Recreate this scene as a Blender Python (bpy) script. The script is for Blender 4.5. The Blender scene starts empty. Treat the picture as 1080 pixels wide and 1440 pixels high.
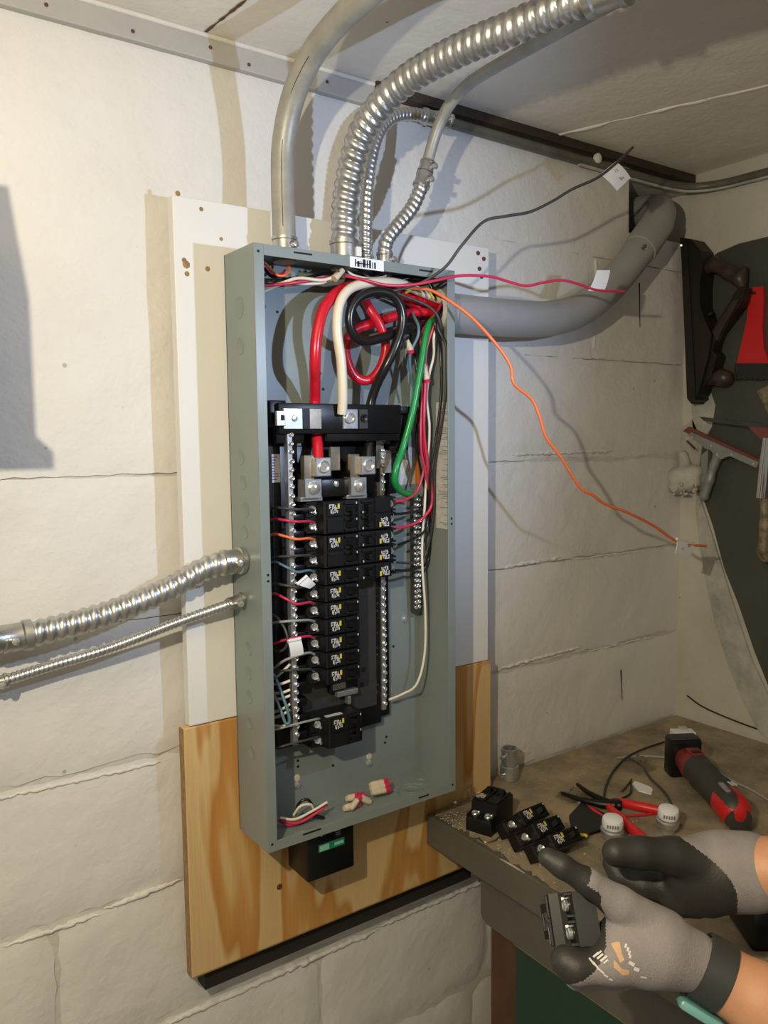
import bpy, bmesh, math, random
import numpy as np
from mathutils import Vector, Matrix, Euler
from mathutils.bvhtree import BVHTree
random.seed(7)
PI = math.pi
S = bpy.context.scene
C = S.collection

# ------------------------------------------------------------------ camera, world, lamps, exposure
CAM = Vector((-.5143, -1.0380, .6131)); FPX = 1136.7
RM = Euler((PI/2 - .0932, 0, -.6133)).to_matrix() @ Matrix.Rotation(-.0098, 3, 'Z')
cd = bpy.data.cameras.new('camera'); cam = bpy.data.objects.new('camera', cd); C.objects.link(cam)
cd.sensor_fit = 'VERTICAL'; cd.sensor_height = 36; cd.sensor_width = 27; cd.lens = FPX/1440*36; cd.clip_start = .02
cam.matrix_world = Matrix.Translation(CAM) @ RM.to_4x4(); S.camera = cam
S.view_settings.view_transform = 'Standard'; S.view_settings.look = 'None'
S.view_settings.exposure = .12; S.view_settings.gamma = 1; S.view_settings.use_curve_mapping = False
wd = bpy.data.worlds.new('basement_gloom'); S.world = wd; wd.use_nodes = True
wd.node_tree.nodes['Background'].inputs[0].default_value = (1, .95, .86, 1)
wd.node_tree.nodes['Background'].inputs[1].default_value = .19
def lamp(name, kind, loc, power, col, rad, aim=None, size=None, blend=None):
    l = bpy.data.lights.new(name, kind); l.energy = power; l.color = col; l.shadow_soft_size = rad
    o = bpy.data.objects.new(name, l); C.objects.link(o); o.location = loc
    if aim is not None: o.rotation_euler = (Vector(aim) - Vector(loc)).to_track_quat('-Z', 'Y').to_euler()
    if size: l.spot_size = math.radians(size); l.spot_blend = blend
    return o
lamp('work_lamp', 'POINT', (-.70, -.82, .83), 33.5, (1, .88, .635), .012)                                   # warm hand lamp left of the camera
lamp('head_lamp', 'SPOT', (.345, -.72, .79), 15, (.54, .70, 1.0), .010, (.15, .1, .78), 98, .8)          # cool headlamp of the person at the bench

# ------------------------------------------------------------------ helpers
def ray(px, py): return RM @ Vector(((px-540)/FPX, -(py-720)/FPX, -1))
def at(px, py, y=None, x=None, z=None, d=None):
    """a photo pixel meets the plane y=, x= or z=, or lies at the depth d"""
    r = ray(px, py)
    if d is None:
        d = (y-CAM.y)/r.y if y is not None else (x-CAM.x)/r.x if x is not None else (z-CAM.z)/r.z
    return CAM + r*d
def smooth_path(P, n=8):
    P = [Vector(p) for p in P]
    if len(P) < 3:
        return [P[0].lerp(P[1], i/n) for i in range(n+1)]
    Q = [P[0]*2-P[1]] + P + [P[-1]*2-P[-2]]; out = []
    for i in range(1, len(Q)-2):
        a, b, c, d = Q[i-1:i+3]
        for k in range(n):
            t = k/n
            out.append(.5*((2*b)+(c-a)*t+(2*a-5*b+4*c-d)*t*t+(3*b-a-3*c+d)*t**3))
    out.append(P[-1]); return out
def resample(P, step):
    L = [0]
    for a, b in zip(P, P[1:]): L.append(L[-1]+(b-a).length)
    n = max(2, int(L[-1]/step)); out = []; j = 0
    for i in range(n+1):
        s = L[-1]*i/n
        while j < len(L)-2 and L[j+1] < s: j += 1
        t = (s-L[j])/max(1e-9, L[j+1]-L[j]); out.append(P[j].lerp(P[j+1], min(1, max(0, t))))
    return out, L[-1]
class MB:
    def __init__(s): s.v = []; s.f = []; s.m = []; s.k = 0
    def add(s, V, F, mi=None):
        o = len(s.v); s.v += [tuple(v) for v in V]
        for f in F: s.f.append(tuple(i+o for i in f)); s.m.append(s.k if mi is None else mi)
        return s
    def mat(s, k): s.k = k; return s
    def box(s, a, b, bev=0):
        (x0, y0, z0), (x1, y1, z1) = a, b
        x0, x1 = sorted((x0, x1)); y0, y1 = sorted((y0, y1)); z0, z1 = sorted((z0, z1))
        if bev <= 0:
            V = [(x, y, z) for x in (x0, x1) for y in (y0, y1) for z in (z0, z1)]
            return s.add(V, [(0, 1, 3, 2), (4, 6, 7, 5), (0, 4, 5, 1), (2, 3, 7, 6), (0, 2, 6, 4), (1, 5, 7, 3)])
        bm = bmesh.new(); bmesh.ops.create_cube(bm, size=1)
        for v in bm.verts: v.co = ((x0+x1)/2+v.co.x*(x1-x0), (y0+y1)/2+v.co.y*(y1-y0), (z0+z1)/2+v.co.z*(z1-z0))
        bmesh.ops.bevel(bm, geom=bm.edges[:], offset=bev, segments=2, affect='EDGES', profile=.5)
        s.frombm(bm); return s
    def frombm(s, bm, M=None):
        bm.verts.index_update(); V = [(M @ v.co if M else v.co) for v in bm.verts]
        s.add(V, [[v.index for v in f.verts] for f in bm.faces]); bm.free(); return s
    def obox(s, c, ux, uy, uz, dx, dy, dz, bev=0):
        """box about c along three axes, full sizes"""
        t = MB(); t.box((-dx/2, -dy/2, -dz/2), (dx/2, dy/2, dz/2), bev)
        ux, uy, uz, c = Vector(ux), Vector(uy), Vector(uz), Vector(c)
        return s.add([c+ux*v[0]+uy*v[1]+uz*v[2] for v in t.v], t.f)
    def tube(s, P, r, n=12, rf=None, cap=True):
        P = [Vector(p) for p in P]; T = []
        for i in range(len(P)):
            t = (P[min(i+1, len(P)-1)]-P[max(i-1, 0)]); T.append(t.normalized())
        u = T[0].orthogonal().normalized(); V = []; F = []; L = 0
        for i, p in enumerate(P):
            if i:
                L += (p-P[i-1]).length; u = (u-T[i]*u.dot(T[i])).normalized()
            w = T[i].cross(u)
            rr = r[i] if isinstance(r, (list, tuple)) else r
            for k in range(n):
                a = 2*PI*k/n; q = rf(L, a)*rr if rf else rr
                V.append(p+(u*math.cos(a)+w*math.sin(a))*q)
        for i in range(len(P)-1):
            for k in range(n): F.append((i*n+k, i*n+(k+1) % n, (i+1)*n+(k+1) % n, (i+1)*n+k))
        if cap: F += [tuple(range(n-1, -1, -1)), tuple((len(P)-1)*n+k for k in range(n))]
        return s.add(V, F)
    def cyl(s, a, b, r0, r1=None, n=16): return s.tube([a, b], [r0, r0 if r1 is None else r1], n)
    def lathe(s, prof, o, axis, n=20):
        """prof: (radius, height along the axis)"""
        o = Vector(o); ax = Vector(axis).normalized(); u = ax.orthogonal().normalized(); w = ax.cross(u)
        V = []; F = []
        for r, h in prof:
            for k in range(n):
                a = 2*PI*k/n; V.append(o+ax*h+(u*math.cos(a)+w*math.sin(a))*max(r, 1e-5))
        for i in range(len(prof)-1):
            for k in range(n): F.append((i*n+k, i*n+(k+1) % n, (i+1)*n+(k+1) % n, (i+1)*n+k))
        F += [tuple(range(n-1, -1, -1)), tuple((len(prof)-1)*n+k for k in range(n))]
        return s.add(V, F)
    def ring(s, prof, o, axis, n=28):
        """closed profile turned round the axis: an open ring"""
        o = Vector(o); ax = Vector(axis).normalized(); u = ax.orthogonal().normalized(); w = ax.cross(u); V = []; F = []; m = len(prof)
        for r, h in prof:
            for k in range(n):
                a = 2*PI*k/n; V.append(o+ax*h+(u*math.cos(a)+w*math.sin(a))*r)
        for i in range(m):
            for k in range(n): F.append((i*n+k, i*n+(k+1) % n, ((i+1) % m)*n+(k+1) % n, ((i+1) % m)*n+k))
        return s.add(V, F)
    def prism(s, poly, ext):
        """3D polygon pushed along ext"""
        n = len(poly); P = [Vector(p) for p in poly]; e = Vector(ext)
        F = [tuple(range(n)), tuple(range(2*n-1, n-1, -1))]+[(i, i+n, (i+1) % n+n, (i+1) % n) for i in range(n)]
        return s.add(P+[p+e for p in P], F)
    def quad(s, a, b, c, d): return s.add([a, b, c, d], [(0, 1, 2, 3)])
    def sphere(s, c, r, sc=(1, 1, 1), n=12):
        bm = bmesh.new(); bmesh.ops.create_uvsphere(bm, u_segments=n, v_segments=max(6, n//2+2), radius=r)
        for v in bm.verts: v.co = Vector(c)+Vector((v.co.x*sc[0], v.co.y*sc[1], v.co.z*sc[2]))
        return s.frombm(bm)
    def mesh(s, name, mats, smooth=None):
        me = bpy.data.meshes.new(name); me.from_pydata(s.v, [], s.f)
        for m in (mats if isinstance(mats, (list, tuple)) else [mats]): me.materials.append(m)
        me.polygons.foreach_set('material_index', s.m)
        bm = bmesh.new(); bm.from_mesh(me); bmesh.ops.recalc_face_normals(bm, faces=bm.faces); bm.to_mesh(me); bm.free()
        if smooth is not None:
            me.polygons.foreach_set('use_smooth', [True]*len(me.polygons))
            if smooth < 180: me.set_sharp_from_angle(angle=math.radians(smooth))
        me.update(); return me
    def build(s, name, mats, parent=None, smooth=None):
        return link(name, s.mesh(name, mats, smooth), parent)
def link(name, me, parent=None, loc=None):
    o = bpy.data.objects.new(name, me); C.objects.link(o)
    if parent is not None: setpar(o, parent)
    if loc is not None: o.location = loc
    return o
def setpar(o, p):
    o.parent = p
    if p.type == 'EMPTY' and not p.get('local'): o.matrix_parent_inverse = Matrix.Translation(-p.location)
def tag(o, label=None, cat=None, group=None, kind=None):
    if label: o['label'] = label
    if cat: o['category'] = cat
    if group: o['group'] = group
    if kind: o['kind'] = kind
    return o
def thing(name, label, cat, loc=(0, 0, 0), group=None, local=False):
    o = bpy.data.objects.new(name, None); C.objects.link(o); o.location = loc; o.empty_display_size = .02
    if local: o['local'] = True
    return tag(o, label, cat, group)
def struct(o): o['kind'] = 'structure'; return o
def text_pts(st, size):
    cu = bpy.data.curves.new('writing', 'FONT'); cu.body = st; cu.size = size; cu.align_x = 'CENTER'; cu.align_y = 'CENTER'; cu.resolution_u = 2
    o = bpy.data.objects.new('writing', cu); C.objects.link(o)
    dg = bpy.context.evaluated_depsgraph_get(); me = bpy.data.meshes.new_from_object(o.evaluated_get(dg))
    V = [v.co.copy() for v in me.vertices]; F = [tuple(p.vertices) for p in me.polygons]
    bpy.data.objects.remove(o); bpy.data.curves.remove(cu); bpy.data.meshes.remove(me); return V, F
def writing(mb, st, size, c, u, v, mi=None):
    V, F = text_pts(st, size); c, u, v = Vector(c), Vector(u), Vector(v)
    mb.add([c+u*p.x+v*p.y for p in V], F, mi)

# ------------------------------------------------------------------ materials
def nodes(name):
    m = bpy.data.materials.new(name); m.use_nodes = True
    nt = m.node_tree; return m, nt, nt.nodes['Principled BSDF']
def col4(c): return (c[0], c[1], c[2], 1)
def mat(name, col, rough=.5, metal=0, var=0, vs=30, bump=0, bs=200, col2=None, spec=None, coat=0, trans=0, sss=0, rv=0):
    m, nt, b = nodes(name); N = nt.nodes; L = nt.links
    b.inputs['Base Color'].default_value = col4(col); b.inputs['Roughness'].default_value = rough; b.inputs['Metallic'].default_value = metal
    if spec is not None: b.inputs['Specular IOR Level'].default_value = spec
    if coat: b.inputs['Coat Weight'].default_value = coat
    if trans: b.inputs['Transmission Weight'].default_value = trans
    if sss: b.inputs['Subsurface Weight'].default_value = sss; b.inputs['Subsurface Radius'].default_value = (.01, .004, .002)
    tc = None
    if var or bump or rv:
        tc = N.new('ShaderNodeTexCoord')
    if var:
        n = N.new('ShaderNodeTexNoise'); n.inputs['Scale'].default_value = vs; n.inputs['Detail'].default_value = 6; n.inputs['Roughness'].default_value = .65
        L.new(tc.outputs['Object'], n.inputs['Vector'])
        r = N.new('ShaderNodeValToRGB'); r.color_ramp.elements[0].position = .33; r.color_ramp.elements[1].position = .68
        c2 = col2 if col2 else [max(0, x*(1-var)) for x in col]
        r.color_ramp.elements[0].color = col4(c2); r.color_ramp.elements[1].color = col4(col)
        L.new(n.outputs['Fac'], r.inputs[0]); L.new(r.outputs[0], b.inputs['Base Color'])
        if rv:
            mr = N.new('ShaderNodeMapRange'); mr.inputs[3].default_value = max(0, rough-rv); mr.inputs[4].default_value = rough+rv
            L.new(n.outputs['Fac'], mr.inputs[0]); L.new(mr.outputs[0], b.inputs['Roughness'])
    if bump:
        n2 = N.new('ShaderNodeTexNoise'); n2.inputs['Scale'].default_value = bs; n2.inputs['Detail'].default_value = 5
        L.new(tc.outputs['Object'], n2.inputs['Vector'])
        bp = N.new('ShaderNodeBump'); bp.inputs['Strength'].default_value = 1; bp.inputs['Distance'].default_value = bump
        L.new(n2.outputs['Fac'], bp.inputs['Height']); L.new(bp.outputs[0], b.inputs['Normal'])
    return m
def paint_mat(name, base, stain, dark, bumpd=.0016, dots=.5):
    """old brushed paint on masonry: broad stains, pits, dark flecks, brush relief"""
    m, nt, b = nodes(name); N = nt.nodes; L = nt.links; b.inputs['Roughness'].default_value = .62
    tc = N.new('ShaderNodeTexCoord')
    def noise(sc, det=5, rg=.6):
        n = N.new('ShaderNodeTexNoise'); n.inputs['Scale'].default_value = sc; n.inputs['Detail'].default_value = det; n.inputs['Roughness'].default_value = rg
        L.new(tc.outputs['Object'], n.inputs['Vector']); return n
    def ramp(src, p0, p1, c0, c1):
        r = N.new('ShaderNodeValToRGB'); r.color_ramp.elements[0].position = p0; r.color_ramp.elements[1].position = p1
        r.color_ramp.elements[0].color = col4(c0); r.color_ramp.elements[1].color = col4(c1); L.new(src, r.inputs[0]); return r
    n1 = noise(3.2); r1 = ramp(n1.outputs['Fac'], .35, .62, stain, base)
    n2 = noise(60, 3); r2 = ramp(n2.outputs['Fac'], .72, .77, (0, 0, 0), (1, 1, 1))
    vo = N.new('ShaderNodeTexVoronoi'); vo.inputs['Scale'].default_value = 11; L.new(tc.outputs['Object'], vo.inputs['Vector'])
    r3 = ramp(vo.outputs['Distance'], .028, .04, (dots,)*3, (0, 0, 0))
    mx = N.new('ShaderNodeMixRGB'); mx.inputs[2].default_value = col4(dark); L.new(r3.outputs[0], mx.inputs[0]); L.new(r1.outputs[0], mx.inputs[1])
    mx2 = N.new('ShaderNodeMixRGB'); mx2.blend_type = 'MULTIPLY'; mx2.inputs[2].default_value = (.9, .88, .84, 1)
    L.new(r2.outputs[0], mx2.inputs[0]); L.new(mx.outputs[0], mx2.inputs[1]); L.new(mx2.outputs[0], b.inputs['Base Color'])
    nb = noise(45, 6, .6); nb2 = noise(9, 4); ad = N.new('ShaderNodeMath'); ad.operation = 'MULTIPLY_ADD'; ad.inputs[1].default_value = 2.2
    L.new(nb2.outputs['Fac'], ad.inputs[0]); L.new(nb.outputs['Fac'], ad.inputs[2])
    bp = N.new('ShaderNodeBump'); bp.inputs['Strength'].default_value = .8; bp.inputs['Distance'].default_value = bumpd
    L.new(ad.outputs[0], bp.inputs['Height']); L.new(bp.outputs[0], b.inputs['Normal']); return m
def ply_mat():
    m, nt, b = nodes('raw_plywood_face'); N = nt.nodes; L = nt.links; b.inputs['Roughness'].default_value = .5
    tc = N.new('ShaderNodeTexCoord'); mp = N.new('ShaderNodeMapping'); mp.inputs['Scale'].default_value = (6.5, 6.5, 1.5); mp.inputs['Location'].default_value = (1.45, 0, .3)
    L.new(tc.outputs['Object'], mp.inputs[0])
    n = N.new('ShaderNodeTexNoise'); n.inputs['Scale'].default_value = 1.6; n.inputs['Detail'].default_value = 2; n.inputs['Distortion'].default_value = .5
    L.new(mp.outputs[0], n.inputs['Vector'])
    r = N.new('ShaderNodeValToRGB'); cr = r.color_ramp
    cr.elements[0].position = .36; cr.elements[0].color = (.60, .41, .19, 1)
    cr.elements[1].position = .47; cr.elements[1].color = (.63, .44, .21, 1)
    for p, c in ((.50, (.47, .22, .055)), (.56, (.53, .27, .075)), (.59, (.62, .42, .19)), (.66, (.54, .30, .10)), (.70, (.43, .21, .06))):
        e = cr.elements.new(p); e.color = col4(c)
    L.new(n.outputs['Fac'], r.inputs[0])
    mp2 = N.new('ShaderNodeMapping'); mp2.inputs['Scale'].default_value = (300, 300, 14); L.new(tc.outputs['Object'], mp2.inputs[0])
    n2 = N.new('ShaderNodeTexNoise'); n2.inputs['Scale'].default_value = 1; n2.inputs['Detail'].default_value = 4; L.new(mp2.outputs[0], n2.inputs['Vector'])
    mx = N.new('ShaderNodeMixRGB'); mx.blend_type = 'OVERLAY'; mx.inputs[0].default_value = .18
    L.new(r.outputs[0], mx.inputs[1]); L.new(n2.outputs['Color'], mx.inputs[2]); L.new(mx.outputs[0], b.inputs['Base Color'])
    bp = N.new('ShaderNodeBump'); bp.inputs['Distance'].default_value = .0004; L.new(n2.outputs['Fac'], bp.inputs['Height']); L.new(bp.outputs[0], b.inputs['Normal'])
    return m
M = {}
M['wall'] = paint_mat('white_block_paint', (.70, .68, .655), (.655, .63, .595), (.16, .14, .11), .0026)
M['mortar'] = paint_mat('painted_mortar', (.62, .60, .555), (.55, .53, .48), (.2, .17, .13), .003, .3)
M['board'] = paint_mat('white_board_paint', (.72, .71, .69), (.69, .675, .645), (.42, .27, .14), .0003, .65)
M['plaster'] = paint_mat('grey_white_plaster', (.56, .53, .47), (.44, .42, .36), (.2, .17, .13), .002, .5)
M['ceil'] = paint_mat('dull_ceiling_paint', (.80, .755, .68), (.72, .67, .60), (.10, .07, .05), .0016, .85)
M['floor'] = mat('grey_concrete', (.42, .40, .36), .85, var=.3, vs=8, bump=.002, bs=60)
M['trim'] = mat('grey_trim_paint', (.43, .41, .38), .5, var=.15, vs=12, bump=.0004, bs=90)
M['bead'] = mat('caulk_white', (.68, .65, .58), .6, var=.12, vs=30)
M['rust'] = mat('rust_stain', (.15, .06, .025), .8, var=.5, vs=60)
M['darkwood'] = mat('dark_brown_beam', (.045, .03, .02), .55, var=.5, vs=25, bump=.001, bs=80)
M['olive'] = mat('olive_grey_channel', (.13, .125, .10), .4, var=.35, vs=18, bump=.0004, bs=120)
M['ply'] = ply_mat()
M['plyedge'] = mat('plywood_edge', (.38, .23, .10), .8, var=.4, vs=90)
M['infill'] = mat('dark_infill', (.022, .018, .014), .8, var=.4, vs=30)
M['grey'] = mat('grey_enamel', (.225, .262, .258), .36, var=.09, vs=14, bump=.00008, bs=700, rv=.05)
M['greyk'] = mat('grey_enamel_knockout', (.20, .235, .23), .4)
M['slot'] = mat('black_slot', (.006, .006, .007), .7)
M['black'] = mat('black_moulding', (.006, .006, .0065), .32, spec=.35, bump=.00005, bs=900)
M['blackb'] = mat('breaker_black', (.0075, .0075, .008), .42, spec=.3, bump=.00006, bs=900)
M['smoke'] = mat('dark_smoke_plate', (.075, .075, .075), .3, .35, var=.3, vs=20)
M['zinc'] = mat('zinc_plate', (.62, .63, .65), .3, .82, var=.18, vs=50, rv=.1)
M['steel'] = mat('bright_screw', (.74, .74, .73), .22, .8)
M['galv'] = mat('galvanised_conduit', (.58, .57, .54), .33, .9, var=.3, vs=45, bump=.0002, bs=300, rv=.1)
M['emt'] = mat('dull_emt', (.40, .385, .34), .45, .25, var=.28, vs=22, bump=.0002, bs=200, rv=.1)
M['flex'] = mat('bright_flex', (.62, .615, .60), .36, .92, var=.22, vs=60, rv=.08)
M['brass'] = mat('dull_copper_bus', (.48, .40, .30), .3, 1, var=.3, vs=40)
M['pvc'] = mat('grey_pvc', (.32, .318, .315), .42, var=.12, vs=16)
M['ink'] = mat('black_ink', (.012, .012, .012), .6)
M['violet'] = mat('violet_ink', (.16, .12, .36), .6)
M['white'] = mat('white_paper', (.82, .82, .84), .55)
M['label'] = mat('grey_white_label', (.62, .61, .60), .5, var=.25, vs=160)
M['yellow'] = mat('yellow_print', (.62, .50, .04), .5)
M['orangel'] = mat('orange_label', (.75, .20, .02), .5)
M['wred'] = mat('red_insulation', (.62, .012, .03), .26, coat=.2)
M['wpink'] = mat('rose_red_insulation', (.58, .03, .085), .3)
M['wblack'] = mat('black_insulation', (.012, .012, .013), .25)
M['wgreyb'] = mat('charcoal_insulation', (.05, .048, .045), .45)
M['wwhite'] = mat('ivory_insulation', (.76, .69, .56), .33)
M['worange'] = mat('orange_insulation', (.90, .20, .065), .35)
M['wgreen'] = mat('green_insulation', (.008, .26, .055), .28)
M['wblue'] = mat('blue_grey_insulation', (.10, .19, .24), .35)
M['wgrey'] = mat('grey_insulation', (.32, .32, .31), .4)
M['benchtop'] = mat('worn_bench_paint', (.115, .108, .088), .5, var=.25, vs=10, bump=.0003, bs=150, rv=.12)
M['bare'] = mat('dusty_bare_wood', (.40, .315, .20), .75, var=.55, vs=11, col2=(.16, .135, .095), bump=.0008, bs=160)
M['benchgreen'] = mat('dark_green_board', (.008, .048, .026), .45, var=.25, vs=9)
M['tanedge'] = mat('tan_board_edge', (.30, .22, .13), .7, var=.3, vs=50)
M['legwood'] = mat('red_brown_timber', (.10, .04, .018), .5, var=.4, vs=22, bump=.0004, bs=120)
M['dust'] = mat('pale_chips', (.56, .48, .36), .8, var=.35, vs=80)
M['darkboard'] = mat('dark_slate_paint', (.062, .064, .053), .55, var=.25, vs=7, bump=.0003, bs=80)
M['smear'] = mat('plaster_smear', (.50, .49, .44), .7, var=.4, vs=18, col2=(.30, .30, .27), bump=.002, bs=70)
M['crumb'] = mat('crumbly_plaster', (.56, .54, .47), .9, var=.3, vs=60, bump=.004, bs=120)
M['plane'] = mat('rusty_plane_iron', (.020, .014, .010), .5, .2, var=.45, vs=35, bump=.0004, bs=200)
M['planewood'] = mat('worn_tote_wood', (.050, .034, .025), .42, var=.4, vs=30)
M['toolred'] = mat('tool_red', (.58, .016, .018), .35, bump=.0001, bs=500)
M['toolred2'] = mat('faded_tool_red', (.26, .022, .026), .4, var=.25, vs=40)
M['tooldark'] = mat('tool_dark_grey', (.040, .040, .036), .5, bump=.0001, bs=500)
M['bristle'] = mat('black_bristle', (.008, .009, .009), .7, bump=.001, bs=300)
M['alu'] = mat('grey_cast_handle', (.30, .31, .30), .45, .4, var=.2, vs=30)
M['rubber'] = mat('red_brown_rubber', (.19, .052, .04), .6, var=.2, vs=40)
M['chrome'] = mat('chrome', (.75, .74, .70), .12, 1)
M['handlew'] = mat('blotchy_handle', (.33, .26, .17), .5, var=.8, vs=45, col2=(.06, .045, .02))
M['plier'] = mat('black_oxide', (.02, .019, .018), .35, .6)
M['grip'] = mat('bright_red_grip', (.66, .018, .018), .3)
M['gloveg'] = mat('grey_knit', (.275, .25, .25), .85, var=.12, vs=60, bump=.0007, bs=500)
M['gloveb'] = mat('black_nitrile', (.027, .026, .023), .55, bump=.0004, bs=350)
M['glovew'] = mat('glove_print_white', (.66, .63, .60), .7)
M['gloveo'] = mat('glove_print_tan', (.60, .36, .20), .7)
M['skin'] = mat('skin', (.60, .30, .17), .5, var=.12, vs=30, sss=.12, bump=.0003, bs=300)
M['band'] = mat('charcoal_strap', (.035, .037, .036), .5, bump=.0001, bs=300)
M['teal'] = mat('teal_case', (.16, .38, .36), .3)
M['greenl'] = mat('green_label', (.01, .20, .10), .4)
M['mint'] = mat('mint_label', (.25, .52, .40), .4)
M['tape'] = mat('cream_stub', (.68, .58, .42), .6, var=.2, vs=90)
m_, nt_, b_ = nodes('clear_film'); b_.inputs['Base Color'].default_value = (.9, .9, .88, 1); b_.inputs['Roughness'].default_value = .12
b_.inputs['Transmission Weight'].default_value = 1; b_.inputs['IOR'].default_value = 1.15; M['film'] = m_

# ------------------------------------------------------------------ the room
YW, XR, ZC, ZF = .146, 1.2, 1.21, -.98
XL = -1.9
wall = MB()                                     # solid wall behind the blocks, with the broken-out hole for the grey pipe
for a, b in (((XL, YW+.005, ZF), (.985, YW+.13, ZC)), ((.985, YW+.005, ZF), (XR, YW+.13, 1.055)), ((.985, YW+.005, 1.172), (XR, YW+.13, ZC))):
    wall.box(a, b)
wb = struct(wall.build('wall_back', M['mortar']))
MB().box((.96, YW+.13, 1.03), (XR, YW+.16, ZC)).build('cavity_back', M['infill'], wb)  # near-black colour paints in the darkness of the hole
JD = {1.205: .0, .99: .0002, .775: .0004, .56: .0014, .345: .0006, .13: .003, -.085: .004, -.30: .0045, -.515: .005, -.73: .005, -.96: .005}
def jd(z, x): return JD[z]*(3.2 if x > .5 and z > .2 else 1)
def block(x0, x1, z0, z1, dt, db_, dv, seed):
    """one painted block; dt, db_, dv: how deep its top, bottom and side joints sit"""
    rnd = random.Random(seed); nx = max(3, int((x1-x0)/.018)); nz = max(3, int((z1-z0)/.022)); V = []; F = []
    gap = lambda d: -.0006 if d < .0005 else .0036*min(1, d/.003)
    gt, gb, gv = gap(dt), gap(db_), gap(dv)
    ph = [rnd.uniform(0, 6) for _ in range(6)]
    for j in range(nz+1):
        for i in range(nx+1):
            u = i/nx; w = j/nz
            x = x0+gv+(x1-x0-2*gv)*u; z = z0+gb+(z1-z0-gb-gt)*w
            y = YW+.0009*math.sin(9*x*3+1)*math.sin(11*z*3+2)+.0006*math.sin(70*x)*math.sin(60*z)+(rnd.uniform(-.0003, .0003) if 0 < i < nx and 0 < j < nz else 0)
            for hit, near, d in ((j == nz, j == nz-1, dt), (j == 0, j == 1, db_), (i in (0, nx), i in (1, nx-1), dv)):
                if hit:
                    y += d*rnd.uniform(.7, 1.4); q = min(.0035, d*1.2)
                    if d is dv: x += rnd.uniform(-q, q)
                    else: z += rnd.uniform(-q, q)
                elif near: y += d*rnd.uniform(.0, .3)
            V.append((x, y, z))
    for j in range(nz):
        for i in range(nx): k = j*(nx+1)+i; F.append((k, k+1, k+nx+2, k+nx+1))
    m = MB(); m.add(V, F); m.build('block', M['wall'], wb, 40)
courses = [(1.205, .99, .13), (.99, .775, .07), (.775, .56, .27), (.56, .345, .02), (.345, .13, .20), (.13, -.085, .05), (-.085, -.30, .13), (-.30, -.515, .17), (-.515, -.73, .13), (-.73, -.96, .33)]
sd = 0
for zt, zb_, off in courses:
    x = off-.4*5
    while x < XR:
        a, b = max(x, XL), min(x+.4, XR); x += .4
        if b-a < .03: continue
        sd += 1; dt, db_ = jd(zt, a), jd(zb_, a)
        dv = .0002 if zb_ > .1 else .0004 if zb_ > -.1 else .0035
        if zt > 1.1 and b > .985:
            block(a, .985, zb_, zt, dt, db_, dv, sd); block(.985, XR, zb_, 1.055, .0, db_, dv, sd+500)
        else: block(a, b, zb_, zt, dt, db_, dv, sd)
p = at(838, 325, y=YW); mb = MB(); mb.tube([(p.x, YW-.0005, .985), (p.x+.003, YW-.0008, .93), (p.x-.002, YW-.0008, .86), (p.x, YW-.0004, .80)], [.0035, .005, .0045, .002], 6); mb.build('mortar_ridge', M['mortar'], wb, 40)
rnd = random.Random(31)
for x0, x1, z, r, dz in ((.585, .80, .346, .0055, .006), (.80, 1.15, .343, .0035, -.004), (.58, .95, .574, .0045, .002), (.60, .86, .138, .0045, .008), (.86, 1.12, .130, .0025, -.002), (-.34, -.09, .121, .0040, -.004), (-.34, -.20, -.094, .0045, .0), (-.20, -.08, -.088, .006, .006), (-.12, .30, -.312, .006, .004), (.30, .60, -.303, .005, .0), (-.60, -.30, .121, .004, .0), (.60, .72, .955, .003, -.01), (.58, .74, .79, .004, .008)):
    n = int((x1-x0)/.005); P = []; Rr = []
    for k in range(n+1):
        P.append((x0+(x1-x0)*k/n, YW+.0026+rnd.uniform(-.001, .001), z+dz*k/n+rnd.uniform(-.0016, .0016))); Rr.append(r*rnd.uniform(.55, .95)*min(1, .25+.12*min(k, n-k)))
    MB().tube(P, Rr, 7).build('mortar_ridge', M['wall'], wb, 70)
wr = struct(MB().box((XR, -2.4, ZF), (XR+.12, YW+.16, ZC)).build('wall_right', M['plaster']))
cl = struct(MB().box((XL, -2.4, ZC), (XR+.12, YW+.16, ZC+.05)).build('ceiling', M['ceil']))
fl = struct(MB().box((XL, -2.4, ZF-.05), (XR+.12, YW+.16, ZF)).build('floor', M['floor']))
# ceiling board joints: a rusty crack, a raised filler ridge
def zc(px, py): p = at(px, py, z=ZC); return p
a, b = zc(280, 51), zc(347, -2)
mb = MB(); rnd = random.Random(3); V = []
n = 14
for i in range(n+1):
    p = a.lerp(b, i/n); w = .0022*rnd.uniform(.5, 1.5)*(1 if 0 < i < n else .3); V += [(p.x-w, p.y, ZC-.0012), (p.x+w, p.y, ZC-.0012)]
mb.add(V, [(2*i, 2*i+1, 2*i+3, 2*i+2) for i in range(n)]); mb.build('rusty_crack', M['rust'], cl)
for (p0, p1, w) in (((740, 200), (1085, 118), .007), ((700, 192), (760, 205), .003)):
    a, b = zc(*p0), zc(*p1); mb = MB(); P = resample([a, b], .03)[0]
    mb.tube([p+Vector((rnd.uniform(-.003, .003), 0, .002)) for p in P], [w*rnd.uniform(.4, .9) for _ in P], 6); mb.build('filler_ridge', M['ceil'], cl, 60)
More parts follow.
